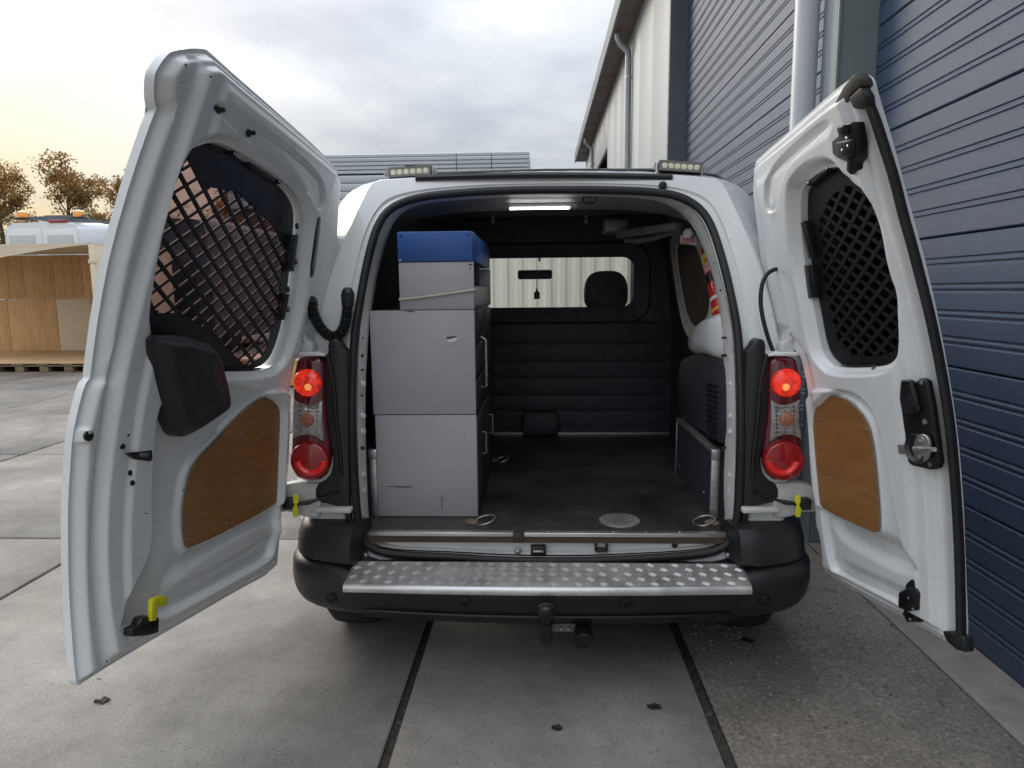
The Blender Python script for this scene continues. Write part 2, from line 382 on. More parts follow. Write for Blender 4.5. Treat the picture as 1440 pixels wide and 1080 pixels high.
# lintel above the doors and cladding panels with standing joints
y = -8.0
while y < 5.69:
    y2 = min(y+1.0, 5.70)
    lo = 4.955 if y > -3.1 else 0
    m = MB().box((FX, y+.003, lo), (FX+.05, y2-.003, 5.42)); m.build('wall_panel', WALLM, wh, bevel=.004); y = y2
y = 5.78
while y < 19.4:
    y2 = min(y+1.15, 19.45)
    inside = y2 > 12.8 and y < 15.6
    m = MB(); lo = 4.46 if inside else 0
    m.box((FX, y+.0012, lo), (FX+.05, y2-.0012, 5.42))
    m.build('wall_panel', WALLM, wh, bevel=.0015); y = y2
box('door_jamb', (FX+.05, 12.78, 0), (FX+.3, 12.84, 4.48), SOFF, wh); box('door_jamb', (FX+.05, 15.55, 0), (FX+.3, 15.6, 4.48), SOFF, wh)
box('gable_wall', (FX+.05, 19.40, 0), (12, 19.5, 5.5), WALLM, wh)
box('back_wall', (1.9, -8, 0), (2.0, 19.40, 5.6), DARKT, wh)
# soffit and eave
y = -8.
while y < 19.4:
    box('soffit_panel', (1.20, y+.006, 5.422), (FX+.05, min(y+.9, 19.6)-.006, 5.45), SOFF, wh, bevel=.003); y += .9
f = box('fascia', (1.165, -8, 5.405), (1.20, 19.65, 5.68), DARKT, wh)
MB().add([(1.165, -8, 5.682), (1.165, 19.7, 5.682), (9, 19.7, 7.2), (9, -8, 7.2)], [(0, 1, 2, 3)]).build('roof', mat('roof_sheet', (.12, .12, .12), .6), wh)
box('threshold', (FX-.02, -3.05, -.004), (DX+.04, 1.24, .012), mat('concrete_sill', (.30, .28, .25), .8, var=.2, vscale=8), wh, bevel=.006)
box('threshold', (FX-.02, 1.44, -.004), (DX+.04, 5.69, .012), mat('concrete_sill', (.30, .28, .25), .8), wh, bevel=.006)
dpz = MB().tube([(FX-.075, 1.475, .05), (FX-.075, 1.475, 5.3)], .062, 20).build('downpipe', PVC, wh, smooth=True)
for z in (.6, 4.6): MB().tube([(FX-.075, 1.475, z-.02), (FX-.075, 1.475, z+.02)], .066, 20).build('bracket', PIPE2, dpz, smooth=True)
for yy in (8.9, 16.2):
    d2 = MB().tube([(1.27, yy, 5.40), (1.27, yy, 5.34), (1.31, yy, 5.25), (FX-.065, yy, 5.13), (FX-.06, yy, 5.03), (FX-.06, yy, .1)], .05, 14).build('downpipe', PIPE2, wh, smooth=True)
    for z in (4.75, 3.5, 2.2, 1.0): MB().tube([(FX-.06, yy, z-.02), (FX-.06, yy, z+.02)], .056, 14).build('bracket', STEEL, d2, smooth=True)

# ------------------------------------------------------------------ far building
CLAD = mat('silver_cladding', (.44, .475, .50), .42, .25, var=.05, rnd=.05)
fb = thing('industrial_building', 'low silver clad building with horizontal sheets seen above the van roof', 'building', (-7.5, 37, 0))
x0, x1, Yb = -17., -.45, 35.
zt = 8.87
box('wall', (x0, Yb+.2, 0), (x1, Yb+9, zt-.05), mat('dark_wall_core', (.10, .105, .11), .7), fb)
z = zt
rowsz = [zt-.212*i for i in range(6)]
for i in range(5):
    for (a, b) in ((x0, -4.42), (-4.38, -2.52), (-2.48, x1)):
        m = MB(); zb, zt2 = rowsz[i+1]+.004, rowsz[i]-.004
        m.add([(x, Yb+dy, zq) for x in (a, b) for dy, zq in ((.0, zb), (-.04, zb+.03), (-.04, zt2-.06), (.05, zt2))], [(0, 1, 5, 4), (1, 2, 6, 5), (2, 3, 7, 6)])
        m.build('cladding_sheet', CLAD, fb)
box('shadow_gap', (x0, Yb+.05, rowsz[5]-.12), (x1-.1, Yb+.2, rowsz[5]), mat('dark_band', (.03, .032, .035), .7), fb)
for i in range(4):
    zz2 = rowsz[5]-.125-.42*i
    MB().box((x0, Yb-.25, zz2-.40), (x1-3.5, Yb+.1, zz2)).build('cladding_sheet', CLAD, fb, bevel=.03)
box('lower_wall', (x0, Yb, 0), (x1-3.5, Yb+.2, rowsz[5]-2.03), mat('dark_brick', (.12, .07, .045), .8, var=.3), fb)

# ------------------------------------------------------------------ trees beyond the yard
BARK = mat('bark', (.07, .055, .04), .9, var=.3)
LEAF = mat('autumn_leaves', (.22, .125, .035), .7, col2=(.42, .25, .08), vscale=1.2, detail=8, trans=.45)
LEAFG = mat('olive_leaves', (.06, .055, .02), .7, col2=(.17, .12, .04), vscale=1.2, detail=8, trans=.4)
def tree(x, y, h, seed, label, name='autumn_tree', lm=LEAF, nl=7000, wid=.17, low=.22):
    R = random.Random(seed)
    t = thing(name, label, 'tree', (x, y, 0), 'trees behind the yard')
    tr = MB(); lv = MB()
    tr.tube([(x, y, 0), (x+.1, y, h*.3), (x-.05, y, h*.62), (x+.1, y, h*.95)], [h*.018, h*.015, h*.009, h*.002], 7)
    tips = []
    for i in range(26):
        z0 = h*R.uniform(low, .85); a = R.uniform(0, 6.28); l = h*wid*(1.15-abs(z0/h-.5)*1.1)*R.uniform(.55, 1.1)
        p0 = np.array([x, y, z0]); d = np.array([math.cos(a), math.sin(a), R.uniform(.5, 1.1)]); p1 = p0+d*l*.5; p2 = p0+d*l+np.array([0, 0, .1*l])
        tr.tube([p0, p1, p2], [h*.006, h*.004, h*.0012], 4); tips += [p1, p2, (p1+p2)/2]
    tips += [np.array([x, y, h*q]) for q in (.9, .95, .8)]
    cl = [(R.choice(tips)+np.array([R.gauss(0, .3), R.gauss(0, .3), R.gauss(0, .3)])*h*.05, R.uniform(.03, .065)*h) for _ in range(75)]
    for i in range(nl):
        c, r = R.choice(cl)
        p = c+np.array([R.gauss(0, 1), R.gauss(0, 1), R.gauss(0, .9)])*r*.55
        s = h*R.uniform(.006, .0115); u = np.array([R.gauss(0, 1) for _ in range(3)]); u /= np.linalg.norm(u); v = np.cross(u, (R.gauss(0, 1), R.gauss(0, 1), R.gauss(0, 1))); v /= np.linalg.norm(v)+1e-6
        lv.add([p-u*s, p-v*s*.6, p+u*s, p+v*s*.6], [(0, 1, 2, 3)])
    tr.build('trunk', BARK, t, smooth=True); lv.build('crown', lm, t)
def TP(px, Y): return P(px, 409, Y)[0]
tree(TP(12, 50), 50, 12.2, 3, 'rust leaved autumn tree at the far left edge above the white van')
tree(TP(108, 48), 48, 12.0, 5, 'rust leaved autumn tree with a full crown between two others')
tree(TP(183, 52), 52, 11.3, 11, 'autumn tree half hidden by the edge of the left van door', wid=.18)
tree(TP(330, 55), 55, 11.8, 17, 'autumn tree seen through the mesh of the left door window')
tree(TP(-70, 52), 52, 12.0, 19, 'autumn tree beyond the left end of the yard')
for i, (px, h, lab) in enumerate(((52, 6.6, 'low olive bush in the gap between the two left trees'), (142, 7.0, 'low brown bush right of the middle autumn tree'),
                                  (175, 6.9, 'low bush beside the edge of the left door'), (92, 6.0, 'dark low bush under the middle autumn tree'),
                                  (235, 6.8, 'bush behind the mesh of the left door'), (20, 6.2, 'dark low bush under the leftmost tree'))):
    tree(TP(px, 46), 46, h, 30+i, lab, 'hedge_bush', LEAFG, 2600, .45, .1)

# ------------------------------------------------------------------ parked vehicles on the left
BLUEV = mat('dark_blue_paint', (.015, .028, .06), .3, coat=.4)
WHITE2 = mat('pale_van_paint', (.60, .64, .68), .3, coat=.4, var=.03)
FROST = mat('blanked_window', (.42, .45, .46), .3, var=.05)
def body_sections(xc, w2, y0, y1, z0, zt, taper=.06, steps=6):
    prof = [(-1, z0), (-1, z0+.4*(zt-z0)), (-1+taper, z0+.72*(zt-z0)), (-.9, zt-.18), (-.80, zt-.05), (-.62, zt), (0, zt+.03)]
    prof = prof+[(-x, z) for x, z in prof[:-1]][::-1]
    R = []
    for t in np.linspace(0, 1, steps):
        yy = y0+(y1-y0)*t; k = 1-(.035*(1-min(1, t*8)))
        R.append([(xc+x*w2*k, yy, z0+(z-z0)*k) for x, z in prof])
    return R
def parked_van(name, label, m, xc, w2, y0, ln, zt):
    v = thing(name, label, 'van', (xc, y0+ln/2, 0), 'vans parked behind the crates')
    R = body_sections(xc, w2, y0, y0+ln, .35, zt)
    b = MB(); b.rings(R, False); n = len(R[0]); b.add(R[0], [tuple(range(n))]); b.add(R[-1], [tuple(range(n))])
    body = b.build('body', m, v, smooth=True, bevel=.05, ang=50)
    return v
va = parked_van('parked_van', 'pale white high roof van with amber beacons behind the plywood crate', WHITE2, -11.08, .98, 12.5, 5.0, 3.10)
zt = 3.10; yr = 12.5
for s in (-1, 1):
    xa, xb = (-11.08+s*.02, -11.08+s*.86) if s > 0 else (-11.08-.86, -11.08-.02)
    d = MB().prism([(xa, yr-.025, .6), (xb, yr-.025, .6), (xb-.06*(s > 0), yr-.012, zt-.22), (xa+.06*(s < 0), yr-.012, zt-.22)],
                   [(xa, yr+.02, .6), (xb, yr+.02, .6), (xb-.06*(s > 0), yr+.03, zt-.22), (xa+.06*(s < 0), yr+.03, zt-.22)]).build('rear_door', WHITE2, va, bevel=.012)
    xm0, xm1 = xa+.10, xb-.14
    MB().prism([(xm0, yr-.034, 1.75), (xm1, yr-.034, 1.75), (xm1, yr-.028, zt-.36), (xm0, yr-.028, zt-.36)], [(xm0, yr-.01, 1.75), (xm1, yr-.01, 1.75), (xm1, yr-.01, zt-.36), (xm0, yr-.01, zt-.36)]).build('window', FROST, d, bevel=.008)
    box('hinge', (-11.08+s*.90-.03, yr-.03, 2.05), (-11.08+s*.90+.03, yr+.03, 2.17), DARKT, va, bevel=.01)
    bx = -11.08+s*.66
    be = box('beacon_base', (bx-.12, yr+.2, zt+.01), (bx+.12, yr+.44, zt+.06), BLACKP, va, bevel=.01)
    MB().lathe((bx, yr+.32, zt+.06), (0, 0, 1), [(.115, 0), (.115, .08), (.09, .13), (.03, .15)], 16).build('beacon', mat('amber_beacon', (.75, .30, .02), .25, coat=.6), va, smooth=True)
box('brake_light', (-10.9, yr-.02, zt-.10), (-10.5, yr+.05, zt-.03), mat('brake_red', (.22, .03, .05), .3), va, bevel=.01)
m = MB()
for q in np.linspace(-.5, .5, 9): m.box((-11.08+q*.98-.015, yr+.3, zt+.03), (-11.08+q*.98+.015, yr+2.6, zt+.09))
m.box((-11.2, yr+.26, zt+.03), (-10.24, yr+.31, zt+.10)); m.box((-11.2, yr+2.5, zt+.03), (-10.24, yr+2.55, zt+.10)); m.build('roof_rack', DARKT, va)
for sx_ in (-.92, .92):
    for yy in (13.4, 16.6): MB().lathe((-11.08+sx_*1.0-.1, yy, .35), (1, 0, 0), [(.2, 0), (.34, .02), (.35, .1), (.34, .2), (.2, .21)], 20).build('wheel', TYRE, va, smooth=True)
vb = parked_van('parked_van', 'dark blue van whose corner shows behind the left door edge', BLUEV, -8.25, .95, 12.6, 5.0, 3.16)
for s in (-1, 1):
    box('rear_door', (-8.25+s*.45-.42, 12.57, .6), (-8.25+s*.45+.42, 12.63, 2.6), BLUEV, vb, bevel=.01)
    for yy in (13.4, 16.6): MB().lathe((-8.25+s*.9-.1, yy, .35), (1, 0, 0), [(.2, 0), (.34, .02), (.35, .1), (.34, .2), (.2, .21)], 20).build('wheel', TYRE, vb, smooth=True)

# ------------------------------------------------------------------ plywood crate on pallets
PLY = mat('raw_plywood', (.56, .33, .14), .7, col2=(.72, .48, .25), vscale=3.2, stretch=(6, 6, .55), detail=8, rnd=.12, dist=1.2, speck=(5, .7, (.22, .10, .04), .72))
PLYW = mat('pale_plywood', (.66, .56, .40), .7, col2=(.74, .65, .50), vscale=3, stretch=(1, 1, 6), rnd=.05)
PLYF = mat('floor_plywood', (.50, .33, .17), .7, col2=(.60, .42, .24), vscale=2, stretch=(.6, 5, 1), rnd=.05)
cx1, cx0, cy0, cy1 = -7.88, -12.6, 9.35, 11.95
cr = thing('wooden_crate', 'large open plywood crate standing on a pallet at the left edge', 'crate', ((cx0+cx1)/2, 10.6, .17))
x = cx1-.03
k = 0
while x > cx0:
    wd = .215 if x > -10.4 else .34
    box('plank', (x-wd+.006, cy1-.03-random.uniform(0, .006), 1.325), (x, cy1, 2.26), PLY, cr, bevel=.003); x -= wd
for (a, b, mm) in ((cx1-.03, -9.72, PLY), (-9.73, -10.5, PLYW), (-10.51, -11.6, PLY), (-11.61, -12.6, PLY)):
    box('panel', (b, cy1-.032, .20), (a, cy1, 1.315), mm, cr, bevel=.003)
box('floor_panel', (cx0, cy0, .172), (-10.2, cy1-.04, .20), PLYF, cr, bevel=.003); box('floor_panel', (-10.195, cy0, .172), (cx1-.03, cy1-.04, .20), PLYF, cr, bevel=.003)
box('side_panel', (cx1-.028, cy0, .172), (cx1, cy1, 2.28), PLYW, cr, bevel=.003)
box('corner_post', (cx1-.01, cy0-.05, .18), (cx1+.07, cy0+.02, 2.28), PLYW, cr, bevel=.004)
box('post_block', (cx1-.03, cy0-.06, 1.95), (cx1+.09, cy0-.005, 2.02), PLYW, cr, bevel=.004)
m = MB(); q = 24; up = []; dn = []
for i in range(q+1):
    xx = cx0+(cx1-cx0)*i/q; t = (cx1-xx)/1.6; up.append((xx, cy0-.03, 2.305)); dn.append((xx, cy0-.03, 2.28-.20*min(1.2, t)**1.3))
m.rings([up, dn, [(a, cy0, c) for a, b, c in dn], [(a, cy0, c) for a, b, c in up]], False); m.build('lid_edge', PLYW, cr)
box('lid', (cx0, cy0, 2.282), (cx1, cy1+.02, 2.305), PLYW, cr)
pl = thing('pallet', 'low wooden pallet under the open plywood crate', 'pallet', (-9.8, 10, 0))
PAL = mat('pallet_wood', (.17, .12, .075), .8, col2=(.26, .19, .12), vscale=5, rnd=.15)
for yy in (9.37, 10.5, 11.7):
    for i in range(9):
        xx = cx1-.1-i*.46; box('block', (xx-.16, yy, .025), (xx, yy+.13, .125), PAL, pl, bevel=.004)
    box('board', (cx0, yy, .002), (cx1-.05, yy+.13, .023), PAL, pl)
    box('board', (cx0, yy-.01, .127), (cx1-.04, yy+.14, .148), PAL, pl)
for i in range(9):
    xx = cx1-.1-i*.46; box('board', (xx-.2, 9.35, .1485), (xx, 11.95, .17), PAL, pl)
yb = thing('wooden_box', 'low yellow plywood box beside the left tail light', 'box', (-3.8, 7.8, 0))
box('side', (-4.5, 7.4, .03), (-3.0, 8.2, .40), mat('yellow_ply', (.52, .34, .10), .7, var=.12, vscale=5), yb, bevel=.006); box('lid', (-4.52, 7.38, .402), (-2.98, 8.22, .44), PLYW, yb, bevel=.004)
# pale container ahead of the van (seen through its windscreen)
CONT = mat('pale_green_steel', (.82, .81, .70), .55, var=.08, vscale=2, stretch=(3, 1, .4))
ct = thing('shipping_container', 'pale green corrugated container in view through the bulkhead window', 'container', (.2, 8, 0))
m = MB(); pr = []
x = -1.1
while x < 1.15: pr += [(x, 7.0), (x+.07, 7.0), (x+.10, 7.035), (x+.17, 7.035)]; x += .2
m.rings([[(a, b, .15) for a, b in pr], [(a, b, 2.35) for a, b in pr]], False); m.build('corrugated_wall', CONT, ct)
box('frame_rail', (-1.18, 6.98, .02), (1.2, 7.1, .15), CONT, ct); box('frame_rail', (-1.18, 6.98, 2.35), (1.2, 7.1, 2.5), CONT, ct)
box('body', (-1.18, 7.10, .02), (1.2, 9.4, 2.5), CONT, ct)
for px_ in (-1.18, 1.14): box('corner_post', (px_, 6.97, .15), (px_+.08, 7.1, 2.35), CONT, ct)

# ================================================================== THE VAN
def bp(z): return .30*max(0., (z-.92)/.93)**1.3 if z > .92 else 0.
XC = .03
ZF = float(P(769, 750, 0.)[2]); YB = 1.731
def zy(y, Y): return float(P(769, y, Y)[2])
van = thing('panel_van', 'white panel van seen from behind with both rear doors wide open', 'van', (XC, 2.0, 0))
NA = 192
CEN = np.array([769., 520.])
def polar(pts, n=2, N=NA):
    c = chaikin(pts, n)-CEN
    a = np.unwrap(np.arctan2(c[:, 1], c[:, 0])); r = np.hypot(c[:, 0], c[:, 1])
    if a[-1] < a[0]: a = a[::-1]; r = r[::-1]
    o = np.argsort(a); a = a[o]; r = r[o]
    A = np.concatenate([a-2*math.pi, a, a+2*math.pi]); Rr = np.concatenate([r, r, r])
    t = np.linspace(-math.pi, math.pi, N, endpoint=False)
    rr = np.interp(t, A, Rr)
    return CEN+np.stack([np.cos(t), np.sin(t)], 1)*rr[:, None]
SEAL_O = [(775,262),(855,262),(925,265),(960,272),(985,285),(1000,300),(1012,325),(1027,375),(1037,425),(1045,470),(1048,540),(1049,620),(1046,690),(1040,740),(1032,764),(1012,781),(975,787),(900,792),(800,796),
          (700,795),(640,790),(574,787),(535,783),(512,772),(500,752),(494,700),(489,620),(489,540),(492,470),(501,425),(509,375),(521,325),(535,300),(552,286),(580,275),(625,268),(700,263)]
SEAL_I = [(775,272),(860,272),(925,275),(952,280),(972,291),(987,308),(998,332),(1012,380),(1026,437),(1032,475),(1035,540),(1036,620),(1034,700),(1030,745),(1022,760),(1004,770),(970,775),(900,779),(800,783),
          (700,781),(640,777),(574,775),(540,772),(524,765),(511,750),(505,700),(502,620),(502,540),(504,470),(511,425),(520,375),(533,325),(546,301),(562,290),(590,281),(630,277),(700,273)]
FL_I = [(775,277),(860,277),(915,280),(940,288),(958,300),(972,315),(986,340),(1000,380),(1010,420),(1016,470),(1019,540),(1020,620),(1017,690),(1020,735),(1016,742),(1004,748),(970,750),(900,751),(800,751),
        (700,750),(640,750),(574,749),(545,748),(524,747),(519,735),(517,700),(514,620),(514,540),(518,470),(524,425),(533,375),(547,325),(560,304),(575,293),(598,286),(635,282),(700,278)]
BODY_O = [(769,241),(850,241),(945,243),(985,246),(1015,251),(1040,262),(1055,276),(1068,310),(1080,350),(1097,430),(1110,500),(1118,560),(1121,620),(1119,700),(1108,770),(1000,796),(769,802),(540,796),(430,770),(419,700),(417,620),(420,560),(428,500),(441,430),(456,350),(467,310),(480,282),(495,268),(515,258),(545,254),(600,249),(690,243)]
r_so, r_si, r_fi, r_bo = polar(SEAL_O), polar(SEAL_I), polar(FL_I), polar(BODY_O, 1)
W = lambda ring, off=0.: [PF(x, y, lambda z: bp(z)+off) for x, y in ring]
w_so, w_si = W(r_so, .004), W(r_si, 0.)
w_fi = W(r_fi, .10)
w_fi = [np.array(p) for p in w_fi]
mid = lambda a, b, t: [tuple(np.asarray(p)*(1-t)+np.asarray(q)*t) for p, q in zip(a, b)]
w_sm = W((r_so+r_si)/2, -.004)
MB().tube(w_sm, .0155, 10, closed=True).build('door_seal', RUBBER, van, smooth=True)
# rear face between seal and body corner
cr_r = [(1016,253),(1030,283),(1045,315),(1058,345),(1072,382),(1085,430),(1096,480),(1106,540),(1110,620),(1107,700),(1096,764),(1000,792)]
CREASE = [(769,245),(850,244),(945,246),(995,249)]+cr_r+[(769,799)]+[(1538-x, y) for x, y in cr_r[::-1]]+[(543,252),(593,249),(690,246)]
r_cr = polar(CREASE, 1)
w_bm = W(r_so*.45+r_cr*.55, .002); w_bk = W(r_so*.04+r_cr*.96, .004); w_cr = W(r_cr, .010); w_bj = W(r_cr*.93+r_bo*.07, .030); w_bo = W(r_bo, .13); w_bn = W(r_so*.75+r_cr*.25, .003)
# shallow pressed channel round the aperture
w_c1 = W(r_so*.86+r_bo*.14, .012)
out = np.array([np.array(p) for p in w_bo]); cc = out.mean(0)
w_b1 = [tuple(p+np.array([np.sign(p[0]-XC)*.004*(abs(p[0]-XC) > .5), .05, .012 if p[2] > 1.6 else 0])) for p in out]
MB().rings([w_si, w_so, w_c1, w_bn, w_bm, w_bk, w_cr, w_bj, w_bo, w_b1]).build('rear_frame', WHITE, van, smooth=True, ang=20)
fl = MB(); fl.rings([W(r_si*.93+r_fi*.07, .006), W(r_si*.6+r_fi*.4, .04), W(r_si*.35+r_fi*.65, .055), w_fi, W(r_fi, .13)])
flange = fl.build('aperture_flange', WHITE_IN, van, smooth=True, ang=60)
# body side and roof
def sect(y):
    zr = 1.885+.02*math.sin(min(1, max(0, (y-.3)/2.2))*math.pi)
    h = [(.905, .42), (.925, .75), (.925, 1.0), (.905, 1.2), (.872, 1.42), (.835, 1.60), (.80, 1.72), (.755, zr-.075), (.69, zr-.03), (.45, zr-.006), (0, zr)]
    return [(XC+x, y, z) for x, z in h]+[(XC-x, y, z) for x, z in h[:-1]][::-1]
ys = [.33, .45, .7, 1.1, 1.6, 2.0]
R = [sect(y) for y in ys]
# rear end follows the leaning rear face
R0 = [(x, max(.10, bp(z)+.14), z) for x, y, z in R[0]]
R[0] = [(x, max(y, bp(z)+.2), z) for x, y, z in R[0]]
MB().rings([R0]+R, False).build('body_side', WHITE, van, smooth=True, ang=50)
# cab: sides with glazed windows, roof, windscreen frame, bonnet
cab = MB()
for s in (-1, 1):
    X = lambda x: XC+s*x
    cab.prism([(X(.905), 2.0, .42), (X(.905), 4.25, .42), (X(.86), 4.3, .85), (X(.90), 3.35, 1.06), (X(.905), 2.0, 1.15)], [(X(.85), 2.0, .42), (X(.85), 4.2, .42), (X(.8), 4.25, .85), (X(.85), 3.35, 1.05), (X(.85), 2.0, 1.13)])
    cab.bar((X(.87), 2.05, 1.13), (X(.76), 2.05, 1.82), .05, .12, (0, 1, 0)); cab.bar((X(.86), 3.35, 1.06), (X(.70), 2.72, 1.80), .05, .06, (0, 1, 0))
    cab.bar((X(.77), 2.0, 1.80), (X(.71), 2.75, 1.79), .05, .07)
cab.rings([[(XC+x, 1.98, 1.885-.05*abs(x)**3) for x in np.linspace(-.78, .78, 9)], [(XC+x, 2.5, 1.86-.05*abs(x)**3) for x in np.linspace(-.76, .76, 9)], [(XC+x, 2.76, 1.80-.05*abs(x)**3) for x in np.linspace(-.73, .73, 9)]], False)
cab.rings([[(XC+x, 3.40, 1.06-.06*abs(x)**3) for x in np.linspace(-.88, .88, 9)], [(XC+x, 3.9, .98-.06*abs(x)**3) for x in np.linspace(-.86, .86, 9)], [(XC+x, 4.28, .82-.06*abs(x)**3) for x in np.linspace(-.82, .82, 9)], [(XC+x, 4.34, .45) for x in np.linspace(-.84, .84, 9)]], False)
cab.build('cab', WHITE, van, smooth=True, ang=40)
MB().add([(XC-.84, 3.38, 1.07), (XC+.84, 3.38, 1.07), (XC+.70, 2.76, 1.78), (XC-.70, 2.76, 1.78)], [(0, 1, 2, 3)]).build('windscreen', GL_CLR, van)
for s in (-1, 1):
    MB().add([(XC+s*.885, 2.1, 1.15), (XC+s*.885, 3.3, 1.07), (XC+s*.72, 2.72, 1.77), (XC+s*.77, 2.1, 1.79)], [(0, 1, 2, 3)]).build('side_window', GL_DARK, van)
MB().tube([(XC-.02, 2.78, 1.70), (XC-.02, 2.76, 1.62)], .008, 8).build('mirror_stalk', BLACKP, van)
mc = P(753, 386, 2.70)
box('interior_mirror', (mc[0]-.135, 2.68, mc[2]-.035), (mc[0]+.125, 2.715, mc[2]+.035), BLACKP, van, bevel=.02)
af = P(755, 413, 2.68)
MB().prism([(af[0]+a*.022, 2.68, af[2]+b*.04) for a, b in ((-1,-1),(1,-1),(1,.2),(.35,.5),(.2,1.1),(-.2,1.1),(-.35,.5),(-1,.2))], [(af[0]+a*.022, 2.684, af[2]+b*.04) for a, b in ((-1,-1),(1,-1),(1,.2),(.35,.5),(.2,1.1),(-.2,1.1),(-.35,.5),(-1,.2))]).tube([(af[0], 2.682, af[2]+.04), (af[0], 2.69, mc[2]-.03)], .0025, 6).build('air_freshener', BLACKP, van)
box('dashboard', (XC-.82, 2.85, .75), (XC+.82, 3.35, 1.08), LATH, van, bevel=.05)
for xx, nm in ((P(850, 405, 2.0)[0], 'seat'), (XC-.52, 'seat')):
    st = box(nm, (xx-.24, 1.86, .45), (xx+.24, 2.02, 1.26), LATH, van, bevel=.06)
    zc = 1.40
    hr_ = [(xx+.135*math.copysign(abs(math.cos(t))**.62, math.cos(t))*(1-.10*math.sin(t)), zc-.005+.125*math.copysign(abs(math.sin(t))**.7, math.sin(t))) for t in np.linspace(0, 2*math.pi, 33)[:-1]]
    MB().prism([(a, 1.86, b) for a, b in hr_], [(a, 1.97, b) for a, b in hr_]).build('headrest', LATH, st, bevel=.03)
# ------------------------------------------------ load space
wl, wr = XC-.77, XC+.77
fq = MB().box((wl, .0, ZF-.03), (wr, YB, ZF)); floor = fq.build('load_floor', FLOORM, van)
fl_a, fl_b = P(519, 751, 0.0)[0], P(722, 751, 0.0)[0]; fl_c, fl_d = P(737, 751, 0)[0], P(1021, 752, 0)[0]
e1 = box('edge_trim', (fl_a, -.006, ZF-.012), (fl_b, .024, ZF+.003), ALU, floor, bevel=.002); box('edge_trim', (fl_c, -.006, ZF-.012), (fl_d, .024, ZF+.003), ALU, floor, bevel=.002)
for xx in np.arange(fl_a+.06, fl_d, .12):
    if fl_b < xx < fl_c: continue
    MB().lathe((xx, .010, ZF+.003), (0, 0, 1), [(.0045, 0), (.003, .002)], 8).build('rivet', STEEL, floor)
box('board_edge', (fl_a+.005, -.002, ZF-.036), (fl_d, .03, ZF-.0125), mat('ply_edge', (.075, .055, .04), .8, var=.4, vscale=60, stretch=(.2, 1, 8)), floor)
box('trim_gap', (fl_b+.001, -.008, ZF-.034), (fl_c-.001, .022, ZF+.001), BROWNB, floor, bevel=.003)
# disc and lashing rings on the floor
ds = PZ(871, 732, ZF+.001)
dk = MB().lathe(ds, (0, 0, 1), [(.078, 0), (.076, .004), (.07, .005)], 32).build('floor_disc', mat('floor_disc_steel', (.34, .35, .33), .5, .5, var=.35, vscale=18, rvar=.1), floor, smooth=True, ang=30)
rib = MB()
for i in range(-4, 5):
    for j in range(-5, 6):
        if math.hypot(i/4.6, j/5.6) < 1: rib.box((ds[0]+i*.013-.0045, ds[1]+j*.0105-.003, ds[2]+.005), (ds[0]+i*.013+.0045, ds[1]+j*.0105+.003, ds[2]+.0066))
rib.build('disc_tread', STEEL, floor)
def lash(px, py, s=.032, rot=0):
    p = PZ(px, py, ZF+.001)
    b = MB().lathe((p[0]-.04*math.cos(rot), p[1]-.03*math.sin(rot), p[2]), (0, 0, 1), [(.028, 0), (.026, .004), (.012, .010)], 14).build('lashing_plate', RUST, floor, smooth=True)
    MB().tube([(p[0]+s*math.cos(t)*1.25+.01, p[1]+s*math.sin(t), p[2]+.008+.012*math.sin(t+1)) for t in np.linspace(0, 6.28, 22)[:-1]], .0035, 8, closed=True).build('lashing_ring', STEEL, floor, smooth=True)
lash(678, 734); lash(986, 735, rot=3.1); lash(683, 649, .026); lash(704, 648, .026)
dust = [(670, 737, .05), (992, 739, .055), (1003, 733, .04)]
# sill below the floor edge
sq = [(XC+x, z) for x, z in ((-.635, .518), (.635, .518), (.63, .480), (.56, .458), (.2, .446), (-.2, .446), (-.56, .458), (-.63, .480))]
sill = MB().prism([(x, .025, z) for x, z in sq], [(x, .06, z) for x, z in sq]).build('sill_panel', WHITE, van)
def PB(px, py, Y=.0): return P(px, py, Y)
p = P(757, 772, .02); lk = box('lock_striker', (p[0]-.028, -.005, p[2]-.018), (p[0]+.028, .024, p[2]+.018), BLACKP, sill, bevel=.004); box('lock_bar', (p[0]-.02, -.012, p[2]-.004), (p[0]+.02, -.005, p[2]+.006), STEEL, sill, bevel=.002)
p = P(845, 769, .02); br = box('stop_bracket', (p[0]-.024, .0, p[2]-.012), (p[0]+.024, .024, p[2]-.002), BLACKP, sill, bevel=.003)
MB().box((p[0]-.024, -.006, p[2]-.002), (p[0]-.016, .024, p[2]+.016)).box((p[0]+.016, -.006, p[2]-.002), (p[0]+.024, .024, p[2]+.016)).build('stop_lug', BLACKP, sill, bevel=.002)
p = P(728, 775, .02); MB().lathe(p, (0, -1, 0), [(.016, 0), (.016, .006), (.010, .007), (.010, .018), (.006, .02)], 6).build('bolt', STEEL, sill)
p = P(949, 767, .02); MB().lathe(p, (0, -1, 0), [(.011, 0), (.009, .003)], 12).build('plug', BLACKM, sill)
